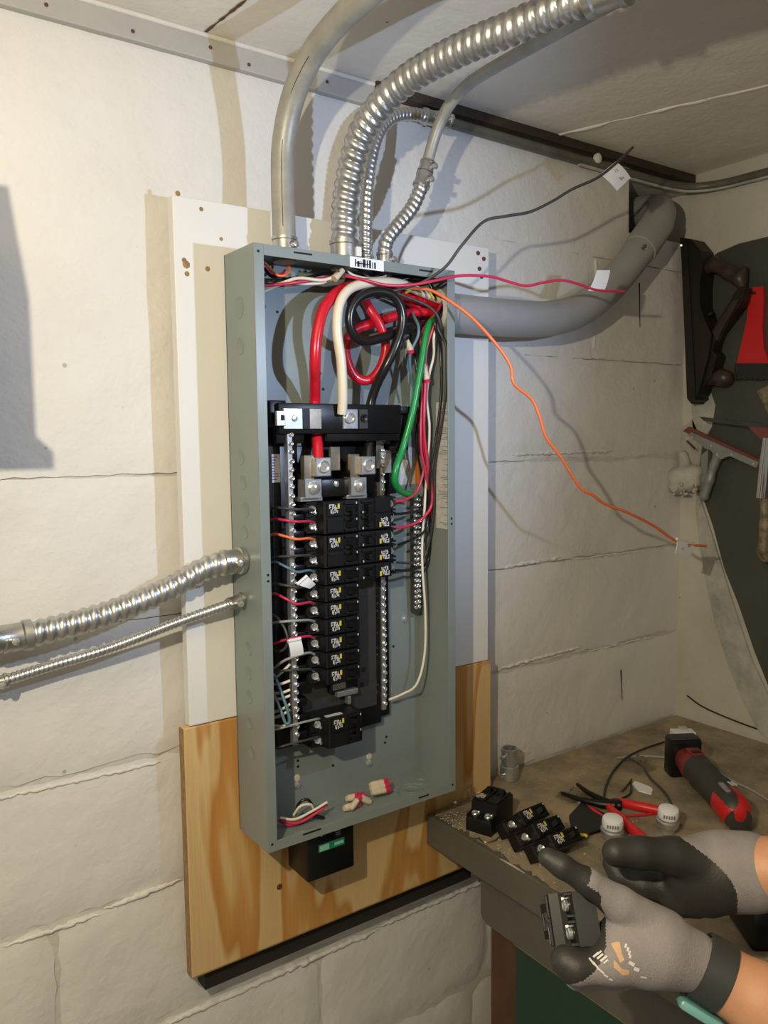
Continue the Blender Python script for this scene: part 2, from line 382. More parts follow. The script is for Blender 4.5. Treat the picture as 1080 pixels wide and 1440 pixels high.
# grey trim board along the wall top at the left, with its pale bead and nails
t1 = struct(MB().box((XL, YW-.012, 1.170), (.33, YW+.003, 1.203), .002).build('trim_1', M['trim']))
t1p = MB().tube([(XL, YW-.010, 1.206), (.33, YW-.010, 1.206)], .0042, 8).build('caulk_bead', M['bead'], t1, 60)
for px in (66, 187, 296, 350, 60+400):
    p = at(px, 14+px*.195, y=YW-.0125); p.z = 1.187+random.uniform(-.008, .008)
    MB().lathe([(.0028, 0), (.0024, .0012), (0, .0015)], p, (0, -1, 0), 8).build('nail_head', M['rust'], t1, 40)
# dark beam and olive channel over the right half of the wall
struct(MB().box((.30, YW-.020, 1.192), (XR, YW+.004, ZC), .002).build('trim_2', M['darkwood']))
ch = [(.40, YW-.016, 1.176), (.8, YW-.017, 1.173), (1.0, YW-.018, 1.172), (1.10, YW-.022, 1.171), (1.155, .105, 1.170), (1.182, .05, 1.168), (1.186, -.05, 1.166), (1.188, -.5, 1.158), (1.188, -1.2, 1.15)]
pc = thing('cable_channel', 'olive grey channel under the dark beam, bending round the room corner', 'channel', ch[0])
pts, _ = resample(smooth_path(ch), .02)
MB().tube(pts, .0095, 10).build('run', M['olive'], pc, 60)
MB().tube([p+Vector((0, 0, -.0085)) for p in pts[20:]], .0042, 8).build('pale_lip', M['smear'], pc, 60)
mb = MB(); P_ = at(842, 222, y=YW-.030)
mb.lathe([(.010, -.006), (.010, 0), (.006, .003)], P_, (0, -1, 0), 14); mb.build('round_plug', M['bead'], pc, 50)
# right wall: dark painted backing board with curved top, plaster smear on its ragged edge
def rw(px, py, off=0): return at(px, py, x=XR-off)
db = [rw(992, 372), rw(1010, 356), rw(1040, 343), rw(1082, 333)]
outer = [Vector((XR, -.35, db[-1].z+.02)), Vector((XR, -1.3, db[-1].z-.1)), Vector((XR, -1.3, .0)), Vector((XR, -.30, .0))]
edge = [rw(1082, 965), rw(1062, 915), rw(1040, 850), rw(1020, 800), rw(1004, 740), rw(990, 700), rw(984, 640), rw(985, 560), rw(992, 500), rw(988, 420)]
poly = db+outer+edge
MB().prism([(XR-.004, p.y, p.z) for p in poly], (.006, 0, 0)).build('dark_backing_board', M['darkboard'], wr)
sm = [(1086, 985), (1060, 930), (1040, 872), (1022, 815), (1004, 756), (990, 712), (982, 690)]
so = [(980, 715), (986, 770), (996, 825), (1008, 880), (1026, 935), (1046, 985), (1070, 1030), (1086, 1045)]
mb = MB(); pp = [rw(*q) for q in sm]+[rw(*q) for q in so]
mb.prism([(XR-.0062, p.y, p.z) for p in pp], (.006, 0, 0)); mb.build('plaster_smear', M['smear'], wr)
for q in ([(985, 560), (1000, 548), (1008, 570), (1003, 600), (990, 622), (976, 600), (974, 570)], [(962, 600), (976, 590), (990, 622), (985, 660), (960, 690), (955, 640)]):
    MB().prism([(XR-.006, rw(*p).y, rw(*p).z) for p in q], (.007, 0, 0)).build('plaster_smear', M['smear'], wr)

# ------------------------------------------------------------------ boards behind the panel
PW, PH, PD = .362, .8815, .096
o = MB().box((-.076, PD+.002, .181), (.528, PD+.021, .957), .0015).build('backer_board', M['board'])
tag(o, 'white painted plywood board behind the upper part of the grey panel', 'board')
for px, py, r in ((262, 372, .006), (259, 366, .004), (263, 385, .004), (250, 272, .004), (292, 378, .004), (283, 294, .0035), (311, 336, .003)):
    p = at(px, py, y=PD+.002); MB().lathe([(r, .0), (r*.8, .0006), (r*.5, .0009)], p, (0, -1, 0), 7).build('paint_chip', M['plyedge'], o, 40)
for px, py in ((672, 356), (680, 364), (674, 378), (677, 389)):
    p = at(px, py, y=PD+.002); MB().lathe([(.0042, .0), (.0036, .002), (.0015, .003)], p, (0, -1, 0), 9).build('screw_head', M['rust'], o, 40)
o = thing('plywood_sheet', 'raw plywood sheet with orange grain under the grey panel', 'board', (-.086, PD, -.218))
MB().mat(0).box((-.086, PD+.002, -.218), (.536, PD+.019, .1795), .002).build('face', M['ply'], o)
mb = MB(); mb.box((-.0872, PD+.0028, -.217), (-.0862, PD+.0182, .179)); mb.box((-.085, PD+.0028, -.2192), (.535, PD+.0182, -.2182)); mb.build('edge_veneers', M['plyedge'], o)
p = at(393, 1247, y=PD+.002); MB().lathe([(.0052, 0), (.0045, .0012), (.0022, .0012), (.002, .0004)], p, (0, -1, 0), 10).build('screw_head', M['rust'], o, 40)
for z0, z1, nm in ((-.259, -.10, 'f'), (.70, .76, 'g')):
    f = MB().box((-.058, PD+.0205, z0), (.50, YW+.004, z1)).build('infill_strip', M['infill'])  # near-black strips behind the boards; the lower one reaches below the plywood edge
    tag(f, 'dark furring strip '+('showing under the bottom edge of the raw plywood' if nm == 'f' else 'hidden between the white board and the block wall'), 'infill', 'furring strips')

# ------------------------------------------------------------------ the electrical panel
ep = thing('electrical_panel', 'grey steel breaker panel box with open front on the boards', 'electrical panel', (PW/2, PD, 0))
T = .0016; FW = .0155
MB().box((0, PD-T, 0), (PW, PD+.001, PH)).build('back_plate', M['grey'], ep)
sL = MB().box((0, 0, 0), (T, PD, PH)).build('side_plate', M['grey'], ep)
MY, MZ, MR = .050, .823, .0335                  # mouth of the grey pipe in the right side
mb = MB(); hs = .044
mb.box((PW-T, 0, 0), (PW, PD, MZ-hs)); mb.box((PW-T, 0, MZ+hs), (PW, PD, PH)); mb.box((PW-T, 0, MZ-hs), (PW, MY-hs, MZ+hs)); mb.box((PW-T, MY+hs, MZ-hs), (PW, PD, MZ+hs))
V = []; F = []; nh = 40
for k in range(nh):
    a = 2*PI*k/nh; c_, s_ = math.cos(a), math.sin(a); q = hs/max(abs(c_), abs(s_))
    for x in (PW-T, PW): V += [(x, MY+c_*q, MZ+s_*q), (x, MY+c_*MR, MZ+s_*MR)]
for k in range(nh):
    i, j = 4*k, 4*((k+1) % nh); F += [(i, i+1, j+1, j), (i+2, j+2, j+3, i+3), (i+1, i+3, j+3, j+1)]
sR = mb.add(V, F).build('side_plate', M['grey'], ep)
eT = MB().box((T, 0, PH-T), (PW-T, PD-T, PH)).build('end_plate', M['grey'], ep)
eB = MB().box((T, 0, 0), (PW-T, PD-T, T)).build('end_plate', M['grey'], ep)
fl_l = MB().box((0, -.001, 0), (FW, .0008, PH), .0005).build('front_flange', M['grey'], ep)
fl_r = MB().box((PW-FW, -.001, 0), (PW, .0008, PH), .0005).build('front_flange', M['grey'], ep)
fl_t = MB().box((FW, -.001, PH-FW), (PW-FW, .0008, PH), .0005).build('front_flange', M['grey'], ep)
fl_b = MB().box((FW, -.001, 0), (PW-FW, .0008, FW), .0005).build('front_flange', M['grey'], ep)
for x, z, par in ((.007, PH-.011, fl_l), (.007, .012, fl_l), (PW-.007, .012, fl_r), (.0105, .416, fl_l), (.0105, .407, fl_l), (PW-.008, .475, fl_r), (PW-.008, .466, fl_r)):
    MB().lathe([(.0021, -.0002), (.0021, .0004)], (x, -.0008, z), (0, -1, 0), 10).build('mounting_hole', M['slot'], par)
for x, z, w, par in ((.078, PH-.006, .030, fl_t), (.302, PH-.0065, .027, fl_t), (.075, .0115, .032, fl_b), (.292, .0085, .022, fl_b)):
    MB().box((x-w/2, -.0014, z-.0013), (x+w/2, -.0006, z+.0013)).build('tab_slot', M['slot'], par)
for y, z, r in ((.05, .80, .016), (.05, .745, .013), (.058, .585, .012), (.052, .548, .011), (.046, .508, .012), (.05, .475, .011), (.05, .44, .010), (.048, .30, .011), (.05, .262, .011), (.05, .225, .011), (.05, .185, .010), (.045, .14, .011)):
    MB().lathe([(r, 0), (r, .0003), (r-.0008, .0007), (r-.0016, .0003), (0, .0003)], (0, y, z), (-1, 0, 0), 28).build('knockout', M['greyk'], sL, 40)
for x, y, r in ((.300, .045, .022), (.332, .06, .012), (.268, .055, .011), (.08, .035, .02)):
    MB().lathe([(r, 0), (r, .0006), (r-.0012, .0012), (r-.002, .0004), (r*.62, .0004), (r*.6, .001), (r*.56, .0003), (0, .0003)], (x, y, T), (0, 0, 1), 28).build('knockout', M['greyk'], eB, 40)
YB = PD-T
for x, z in ((.103, .044), (.246, .046), (.059, .812), (.12, .64), (.21, .72), (.325, .29)):
    p = (x, YB, z); s_ = MB().lathe([(.0062, 0), (.0058, .0022), (.003, .0036), (0, .0038)], p, (0, -1, 0), 12).build('mounting_screw', M['steel'], ep, 35)
    if z < .1: MB().lathe([(.0062, 0), (.005, .0012), (0, .0014)], (x, YB, z+.012), (0, -1, 0), 10).build('paint_chip', M['tape'], ep, 40)
for x, z in ((.085, .806), (.165, .69), (.16, .715), (.105, .085), (.105, .075), (.28, .075), (.283, .085), (.30, .245), (.172, .06)):
    MB().lathe([(.0024, -.0002), (.0024, .0003)], (x, YB-.0002, z), (0, -1, 0), 8).build('mounting_hole', M['slot'], ep)
# stickers
st = MB().box((.300, YB-.0006, .529), (.3495, YB, .594)).build('sticker', M['label'], ep); tag(st, 'white and orange wiring sticker')
MB().box((.3495, YB-.0007, .530), (.3595, YB, .580)).build('orange_strip', M['orangel'], st)
st = MB().box((PW-T-.0006, .008, .455), (PW-T, .047, .670)).build('sticker', M['label'], ep); tag(st, 'long narrow printed sticker')
mb = MB(); rnd = random.Random(5)
z = .66
while z > .46:
    if rnd.random() < .8: mb.box((PW-T-.0009, .012, z-.0012), (PW-T-.0004, .012+rnd.uniform(.010, .030), z))
    z -= rnd.choice((.003, .003, .004, .009))
mb.build('print_line', M['greyk'], st)
st = MB().box((.1575, -.0021, PH-.0165), (.219, -.0012, PH-.0005)).build('sticker', M['white'], ep); tag(st, 'white sticker with bold black print on the top rim')
mb = MB(); x = .166
for w in (.002, .004, .0014, .0052, .002, .0035, .0014, .003):
    h = rnd.uniform(.007, .012); mb.box((x, -.0024, PH-.0145), (x+w, -.0018, PH-.0145+h)); x += w+.0022
mb.box((.168, -.0024, PH-.010), (.195, -.0018, PH-.0085)); mb.build('print', M['ink'], st)

# bus assembly: black pan, cross piece, rails
ba = MB(); ba.box((.052, .062, .125), (.0985, .090, .66), .003); ba.box((.0975, .0775, .12), (.262, .0935, .62), .002); ba.box((.250, .084, .128), (.284, .0940, .60), .002)
ba.box((.052, .0745, .5160), (.249, .0920, .60), .002); ba.box((.28, .0745, .5160), (.297, .0920, .60), .002)
ba.prism([(.052, .06, .66), (.040, .06, .655), (.040, .06, .53), (.052, .06, .50)], (0, .02, 0))
for z in np.arange(.14, .50, .0264): ba.box((.076, .046, z), (.0985, .064, z+.013), .002)
pan = ba.build('bus_pan', M['black'], ep, 40)
mb = MB(); mb.box((.050, .031, .618), (.275, .044, .664), .002); mb.box((.050, .040, .604), (.098, .070, .660), .002); mb.box((.135, .036, .606), (.275, .044, .640), .002); mb.box((.24, .04, .606), (.276, .07, .655), .002); mb.box((.275, .036, .650), (.314, .060, .662), .001); mb.box((.278, .045, .59), (.30, .07, .655), .002)
mb.lathe([(.011, 0), (.011, .018), (.006, .018), (.006, 0)], (.283, .062, .595), (0, -1, 0), 18)
mb.box((.040, .040, .628), (.068, .07, .668), .002)
cross = mb.build('lug_crossbar', M['black'], ep, 40)
for x0, x1, k in ((.056, .088, 'zinc'), (.088, .100, 'black'), (.100, .121, 'brass'), (.160, .187, 'zinc'), (.190, .206, 'smoke')):
    MB().box((x0, .0268, .6255), (x1, .031, .656), .0006).build('bus_strap', M[k], cross)
MB().box((.043, .024, .630), (.058, .030, .652), .0008).build('bonding_tab', M['zinc'], cross)
MB().box((.050, .0232, .638), (.056, .0245, .646)).build('tab_slot', M['slot'], cross)
MB().lathe([(.0085, 0), (.0085, .004), (.0068, .0045), (.0045, .002), (0, .002)], (.171, .027, .642), (0, -1, 0), 16).build('lug_screw', M['steel'], cross, 40)
MB().lathe([(.005, 0), (.004, .003), (0, .0035)], (.074, .027, .641), (0, -1, 0), 12).build('lug_screw', M['steel'], cross, 40)
MB().lathe([(.0065, 0), (.0065, .003), (.003, .003), (0, .001)], (.198, .027, .642), (0, -1, 0), 14).build('lug_screw', M['plier'], cross, 40)
for i, x in enumerate((.105, .188)):
    lug = MB().box((x-.012, .034, .548), (x+.006, .046, .586), .001).build('main_lug', M['brass'], ep)
    MB().box((x+.003, .024, .553), (x+.030, .046, .582), .0015).build('lug_block', M['zinc'], lug)
    MB().lathe([(.0098, 0), (.0098, .002), (.0085, .003), (.006, .0005), (0, .0005)], (x+.0165, .024, .568), (0, -1, 0), 18).build('lug_screw', M['steel'], lug, 40)
    MB().box((x-.014, .028, .520), (x+.015, .052, .549), .001).build('lug_foot', M['zinc'], lug)
    MB().lathe([(.010, 0), (.009, .005), (.005, .0075), (0, .008)], (x+.001, .028, .536), (0, -1, 0), 16).build('lug_bolt', M['steel'], lug, 40)
    MB().box((x-.018, .036, .5150), (x+.021, .056, .522), .001).build('lug_shelf', M['zinc'], lug)
mb = MB(); mb.box((.124, .036, .520), (.178, .060, .548), .002); br = mb.build('lug_bridge', M['black'], ep, 40)
MB().lathe([(.005, 0), (.0045, .003), (0, .004)], (.150, .036, .540), (0, -1, 0), 12).build('lug_screw', M['steel'], br, 40)
MB().box((.150, .050, .560), (.168, .056, .598), .001).build('copper_window', M['brass'], ep)
# neutral and ground bars, each screw a piece of its own
sm_ = MB().lathe([(.0036, 0), (.0036, .0026), (.0028, .0034), (.0012, .0024), (0, .0024)], (0, 0, 0), (0, -1, 0), 10).mesh('bar_screw', M['steel'], 40)
def bar(x, y, z0, z1, w, cols, pitch, name, mt='zinc', skip=()):
    b = MB().box((x-w/2, y, z0), (x+w/2, y+.011, z1), .0008).build(name, M[mt], ep)
    z = z1-.008; k = 0
    while z > z0+.006:
        if k not in skip:
            for c in cols:
                q = link('screw', sm_, b); q.location = (x+c+random.uniform(-.0006, .0006), y, z+random.uniform(-.001, .001)); q.rotation_euler = (random.uniform(-.12, .12), random.uniform(0, 3), random.uniform(-.12, .12))
        k += 1; z -= pitch
    return b
bar(.0695, .034, .138, .626, .0085, (.0022,), .0132, 'neutral_bar')
bar(.2650, .0735, .143, .612, .0085, (.0008,), .0132, 'neutral_bar', skip=range(7, 17))
bar(.338, .074, .303, .512, .014, (-.0035, .0035), .0095, 'ground_bar', 'smoke')
MB().box((.2515, .070, .560), (.2600, .082, .612), .0005).build('copper_strap', M['brass'], ep)
MB().box((.267, .068, .552), (.2805, .0745, .590), .0006).build('bonding_tab', M['zinc'], ep)
# bare bus plate and stabs in the empty slots
mb = MB(); mb.box((.103, .0729, .155), (.249, .0790, .43), .001); pl = mb.build('bus_plate', M['smoke'], ep)
for x, z in ((.222, .222), (.132, .218), (.218, .197)): MB().lathe([(.0045, 0), (.0045, .0006)], (x, .0729, z), (0, -1, 0), 14).build('plate_hole', M['slot'], pl)
MB().box((.150, .064, .196), (.205, .0735, .224), .001).build('stab_well', M['black'], pl)
for x0, x1, z0, z1 in ((.152, .176, .203, .214), (.160, .200, .190, .199), (.180, .186, .1745, .188)):
    MB().box((x0, .056, z0), (x1, .066, z1), .001).build('bus_stab', M['zinc'], pl)
st = MB().box((.0555, .0608, .545), (.0785, .0618, .588)).build('sticker', M['white'], ep); tag(st, 'small white ratings sticker on the black pan')
st.location.x = -.012
mb = MB()
for i in range(9): mb.box((.0575, .0603, .584-i*.0042), (.0575+rnd.uniform(.009, .018), .0609, .5826-i*.0042))
q = mb.build('print_line', M['violet'], st)

# ------------------------------------------------------------------ circuit breakers
def breaker_meshes(poles):
    w = .0254*poles-.0012; h = w/2
    prof = [(0, 0), (.006, -.0015), (.060, -.0015), (.0635, 0), (.0645, .010), (.0665, .016), (.083, .021), (.085, .024), (.085, .046), (.0, .046)]
    mb = MB(); mb.prism([(-l, y, -h) for l, y in prof], (0, 0, w))
    parts = {'body': mb.mesh('body', M['blackb'])}
    R = []
    for p in range(poles):
        zc_ = (poles-1)*.0127-p*.0254
        fp = MB(); fp.box((-.059, -.0044, zc_-.0108), (-.030, -.001, zc_+.0108), .0008); fp.box((-.027, -.0044, zc_+.0062), (-.004, -.001, zc_+.0108), .0008); fp.box((-.027, -.0044, zc_-.0108), (-.004, -.001, zc_-.0062), .0008); R.append(('face_plate', fp.mesh('face_plate', M['blackb'])))
        hd = MB(); hd.prism([(-.025, -.001, zc_-.0045), (-.010, -.001, zc_-.0045), (-.013, -.0100, zc_-.0035), (-.019, -.0110, zc_-.0035)], (0, 0, .0085)); R.append(('handle', hd.mesh('handle', M['black'])))
        sc = MB(); sc.lathe([(.0062, 0), (.0062, .003), (.005, .0042), (.0022, .003), (0, .003)], (-.0735, .0178, zc_), (-.28, -1, 0), 12); sc.box((-.0715, .0125, zc_-.0078), (-.0672, .018, zc_-.0035), .0008); R.append(('terminal_screw', sc.mesh('terminal_screw', M['steel'], 40)))
        cv = MB(); cv.box((-.0850, .0155, zc_+.0085), (-.066, .024, zc_+.0115), .0006); cv.box((-.0850, .0155, zc_-.0115), (-.066, .024, zc_-.0085), .0006); R.append(('terminal_barrier', cv.mesh('terminal_barrier', M['blackb'])))
        tb = MB(); tb.box((-.0068, -.0050, zc_+.0068), (-.0048, -.0040, zc_+.0100)); R.append(('test_nib', tb.mesh('test_nib', M['label'])))
    if poles == 2:
        tie = MB(); tie.box((-.0175, -.0112, -.0145), (-.0125, -.0085, .0145), .0006); R.append(('handle_tie', tie.mesh('handle_tie', M['black'])))
    lab = MB(); zc_ = (poles-1)*.0127
    lab.mat(0).box((-.0565, -.0048, zc_-.0085), (-.0355, -.0042, zc_+.0095))
    rr = random.Random(11+poles)
    for gx, gz, gw, gh in ((0, 8, 1, 6), (0, 12.5, 4, 1.5), (0, 9.5, 3, 1.2), (4.5, 6, 1.2, 8), (5, 12, 2, 2), (6.5, 8, 1.2, 6), (8, 5, 1.3, 5), (9, 9, 1, 4), (10, 3, 1.2, 7), (2, 2, 1.3, 4), (3.5, 1, 1, 4), (6, 1, 1.2, 4), (7.5, 2.5, 2, 1), (10.5, 7.5, 2, 1), (2, 6, 2, 1.1), (12, 2, 1, 4)):
        lab.mat(1).box((-.0560+gx*.0012, -.0051, zc_-.0078+gz*.00115), (-.0560+(gx+gw)*.0012, -.0047, zc_-.0078+(gz+gh)*.00115))
    lab.mat(2).box((-.0408, -.0052, zc_+.0010), (-.0372, -.0047, zc_+.0088))
    R.append(('rating_label', lab.mesh('rating_label', [M['blackb'], M['label'], M['yellow']])))
    return parts['body'], R
BK = {1: breaker_meshes(1), 2: breaker_meshes(2)}
def breaker(poles, loc, rot, label, group=None):
    t = thing('circuit_breaker', label, 'circuit breaker', loc, group, local=True)
    t.rotation_euler = rot if not isinstance(rot, Matrix) else rot.to_euler()
    body, R = BK[poles]
    link('body', body, t)
    for n, me in R: link(n, me, t)
    return t
ordn = ['first', 'second', 'third', 'fourth', 'fifth', 'sixth', 'seventh']
XB = .185; YF = .027; Z1 = .502; PT = .0264
breaker(2, (XB, YF, Z1-.5*PT), (0, 0, 0), 'double-pole black breaker at the top of the left column, under the lugs')
breaker(2, (XB, YF, Z1-2.5*PT), (0, 0, 0), 'double-pole black breaker fed by the short orange wire, left column')
for i in range(7):
    breaker(1, (XB, YF, Z1-(4+i)*PT), (0, 0, 0), ordn[i]+' single-pole black breaker below the two double ones, left column', 'single breakers of the left column')
bfoot = breaker(2, (XB, YF-.004, Z1-13.4*PT), (0, 0, 0), 'separate double-pole breaker with white top label at the foot of the bus')
breaker(2, (XB+.0005, YF, Z1-.5*PT+.001), (0, PI, 0), 'double-pole black breaker at the top of the right column')
for i in range(3):
    breaker(1, (XB+.0005, YF, Z1-(2+i)*PT+.001), (0, PI, 0), ordn[i]+' single-pole black breaker below the double one, right column', 'single breakers of the right column')
MB().box((-.064, .004, .0251), (-.034, .012, .0258)).build('bar_code_label', M['label'], bfoot)

# ------------------------------------------------------------------ wiring
def pth(L): return [q if isinstance(q, Vector) else at(q[0], q[1], y=q[2]) for q in L]
def mouth(dy, dz): return [Vector((x, MY+dy, MZ+dz)) for x in (.400, .385, .366)]      # entering the grey pipe
WIRES = []
def wire(name, label, L, r, m, group=None, n=10, cat='wire', step=.0035):
    Q = pth(L)
    if name == 'branch_wire':                    # these stay inside the box: against its right side at most
        Q = [q if isinstance(l, Vector) or q.x <= PW-.006 else at(l[0], l[1], x=PW-.006) for q, l in zip(Q, L)]
    P, _ = resample(smooth_path(Q), step)
    o = link(name, bpy.data.meshes.new(name)); WIRES.append((o, np.array([list(p) for p in P]), r, n, m, name))
    return tag(o, label, cat, group)
def build_wires():
    """push crossing wires apart, ends held, then give each its mesh"""
    X = np.concatenate([w_[1] for w_ in WIRES]); rad = np.concatenate([np.full(len(w_[1]), w_[2]) for w_ in WIRES])
    wid = np.concatenate([np.full(len(w_[1]), i) for i, w_ in enumerate(WIRES)]); loc = np.concatenate([np.arange(len(w_[1])) for w_ in WIRES])
    free = np.ones(len(X)); inside = np.zeros(len(X), bool); st = 0
    for w_ in WIRES:
        n = len(w_[1]); free[st:st+2] = 0; free[st+n-2:st+n] = 0; free[st+2:st+4] = .4; free[st+n-4:st+n-2] = .4
        inside[st:st+n] = w_[5] != 'loose_wire'; st += n
    free[(X[:, 0] > .368) & (X[:, 1] > .02)] = 0
    A, Bi = [], []
    for i in range(0, len(X), 400):
        d = np.linalg.norm(X[i:i+400, None]-X[None], axis=-1); a, b = np.nonzero(d < rad[i:i+400, None]+rad[None]+.022); a += i
        k = (a < b) & ((wid[a] != wid[b]) | (np.abs(loc[a]-loc[b])*.0035 > 5*(rad[a]+rad[b]))); A.append(a[k]); Bi.append(b[k])
    A = np.concatenate(A); Bi = np.concatenate(Bi); X0 = X.copy(); view = np.array(list(CAM))
    for it in range(400):
        v = X[A]-X[Bi]; d = np.linalg.norm(v, axis=1); gap = rad[A]+rad[Bi]+.0007-d; h = gap > 0
        if not h.any(): break
        a, b, vv, dd, g = A[h], Bi[h], v[h], d[h], gap[h]
        los = X[a]-view; los /= np.linalg.norm(los, axis=1)[:, None]; sg = np.sign((vv*los).sum(1)); sg[sg == 0] = 1
        u = .35*vv/np.maximum(dd, 1e-6)[:, None]+.65*los*sg[:, None]; u /= np.linalg.norm(u, axis=1)[:, None]
        wa = free[a]/rad[a]; wb_ = free[b]/rad[b]; tot = np.maximum(wa+wb_, 1e-9); push = np.zeros_like(X); cnt = np.zeros(len(X))
        np.add.at(push, a, u*(g*wa/tot)[:, None]); np.add.at(push, b, -u*(g*wb_/tot)[:, None]); np.add.at(cnt, a, 1); np.add.at(cnt, b, 1)
        D_ = X+.9*push/np.maximum(1, cnt**.5)[:, None]-X0
        for _ in range(2):                       # smooth the shift along each wire
            sm2 = D_.copy(); same = wid[1:-1] == wid[2:]; same &= wid[1:-1] == wid[:-2]
            sm2[1:-1][same] = (.5*D_[1:-1]+.25*D_[2:]+.25*D_[:-2])[same]; D_ = sm2
        D_ *= (free > 0)[:, None]; X = X0+D_
        m_ = inside & (free > 0) & (X[:, 2] > 0) & (X[:, 2] < PH)
        X[m_, 0] = np.clip(X[m_, 0], T+rad[m_]+.0004, None); ms = m_ & ((X[:, 1]-MY)**2+(X[:, 2]-MZ)**2 > .024**2)
        X[ms, 0] = np.minimum(X[ms, 0], PW-T-rad[ms]-.0009); mf_ = m_ & (X[:, 0] > PW-FW-rad) & (X[:, 1] > -.004); X[mf_, 1] = np.maximum(X[mf_, 1], .0012+rad[mf_]); X[m_, 1] = np.minimum(X[m_, 1], PD-T-rad[m_]-.0009); X[m_, 2] = np.minimum(X[m_, 2], PH-T-rad[m_]-.0005)
    st = 0
    for o, P, r, n, m, nm in WIRES:
        q = X[st:st+len(P)]; st += len(P); old = o.data; o.data = MB().tube([Vector(p) for p in q], r, n).mesh(nm, M[m], 60); bpy.data.meshes.remove(old)
wire('feeder_cable', 'thick red feeder cable curving down to the left main lug', mouth(.012, .0155)+[(575, 416, .062), (530, 402, .056), (487, 404, .038), (458, 430, .022), (446, 470, .018), (443, 510, .022), (443, 535, .040), (443, 558, .0550), (443, 575, .0575), (445, 605, .0580), (447, 630, .050), (447, 655, .040)], .0086, 'wred', cat='cable')
wire('feeder_cable', 'thick red feeder cable making a loop behind the black one', mouth(.0025, -.0015)+[(575, 440, .060), (530, 453, .066), (495, 467, .072), (486, 495, .070), (498, 528, .064), (518, 535, .058), (535, 518, .050), (543, 488, .046), (535, 458, .045), (520, 434, .052), (512, 416, .066), (522, 404, .078), (560, 412, .080)]+mouth(.020, -.003)[::-1], .0078, 'wred', cat='cable')
wire('feeder_cable', 'thick ivory feeder cable bending down to the neutral lug', mouth(-.006, .0195)+[(595, 413, .040), (560, 400, .031), (520, 398, .023), (492, 406, .018), (477, 428, .014), (474, 465, .013), (480, 510, .014), (482, 555, .018), (481, 582, .024)], .0076, 'wwhite', cat='cable')
wire('feeder_cable', 'thick black feeder cable with loop and tail to the right main lug', mouth(.008, -.019)+[(575, 462, .042), (540, 474, .033), (510, 480, .03), (494, 465, .025), (492, 440, .022), (503, 420, .02), (525, 410, .018), (550, 414, .016), (563, 432, .016), (565, 458, .017), (555, 490, .02), (541, 518, .030), (530, 540, .046), (523, 560, .0555), (520, 578, .0570), (519, 610, .0570), (518, 650, .046)], .0076, 'wblack', cat='cable')
wire('ground_cable', 'thick green ground cable running down to the ground bar', mouth(-.014, -.010)+[(603, 458, .032), (592, 515, .03), (580, 580, .03), (568, 625, .035), (557, 660, .030), (556, 680, .035), (566, 692, .050), (584, 697, .064)], .0058, 'wgreen', cat='cable')
# long loose conductors hanging out of the box, with their paper flags
def flag(par, quad, th=.0012, marks=None):
    """folded paper flag as a thin curved sheet; quad: four (px,py,y)"""
    A, B, Cc, D = [at(a, b, y=c) for a, b, c in quad]
    nrm = (B-A).cross(D-A).normalized(); nrm = nrm if nrm.dot(CAM-A) > 0 else -nrm
    mb = MB(); V = []; n = 6
    for j in range(n+1):
        t = j/n; bow = nrm*.002*math.sin(t*PI)
        V += [A.lerp(D, t)+bow, B.lerp(Cc, t)+bow]
    V += [v-nrm*th for v in V]; k = 2*(n+1); F = []
    for j in range(n):
        i = 2*j; F += [(i, i+1, i+3, i+2), (k+i, k+i+2, k+i+3, k+i+1), (i, i+2, k+i+2, k+i), (i+1, k+i+1, k+i+3, i+3)]
    F += [(0, k, k+1, 1), (k-2, k-1, 2*k-1, 2*k-2)]
    mb.add(V, F); f = mb.build('paper_flag', M['white'], par, 50)
    mb = MB(); mb.tube([A-nrm*th*.5, B-nrm*th*.5], .0026, 8); mb.build('flag_fold', M['white'], par, 60)
    if marks:
        U = (B-A); W = (D-A); mb = MB()
        for st, u, v, sz, mm in marks:
            t = v; c = A+U*u+W*v+nrm*(.002*math.sin(t*PI)+.0006)
            writing(mb, st, sz, c, U.normalized(), -W.normalized())
        mb.build('handwriting', M[marks[0][4]], f)
    return f
w1 = wire('loose_wire', 'long black loose wire rising to a white paper flag', [(505, 424, .03), (545, 412, .02), (590, 400, .0), (625, 378, -.03), (650, 345, -.05), (680, 312, -.06), (712, 304, -.07), (745, 298, -.075), (775, 284, -.08), (805, 266, -.085), (840, 250, -.09), (868, 228, -.095), (890, 207, -.10)], .0024, 'wgreyb')
flag(w1, [(846, 246, -.0905), (868, 228, -.0945), (887, 250, -.100), (868, 268, -.096)], marks=[('12', .62, .27, .009, 'violet'), ('Ba', .55, .68, .010, 'violet')])
w2 = wire('loose_wire', 'long red loose wire running out to a blank white flag', [(372, 402, .05), (420, 395, .04), (478, 388, .03), (510, 395, .02), (545, 402, .01), (580, 400, .0), (615, 393, -.01), (650, 387, -.02), (690, 389, -.03), (715, 396, -.035), (740, 402, -.04), (765, 397, -.045), (790, 394, -.05), (815, 400, -.055), (840, 408, -.06), (878, 410, -.065)], .0024, 'wpink')
flag(w2, [(829, 407, -.057), (850, 409, -.061), (858, 380, -.064), (840, 380, -.060)])
w3 = wire('loose_wire', 'long orange loose wire sagging out to a marked white flag', [(580, 406, .03), (605, 408, .01), (635, 425, -.02), (665, 448, -.045), (700, 487, -.065), (718, 515, -.075), (723, 540, -.08), (748, 562, -.085), (760, 590, -.09), (768, 615, -.09), (790, 645, -.09), (815, 685, -.085), (832, 695, -.085), (850, 708, -.08), (885, 722, -.08), (920, 740, -.075), (955, 763, -.07), (993, 768, -.065)], .0027, 'worange')
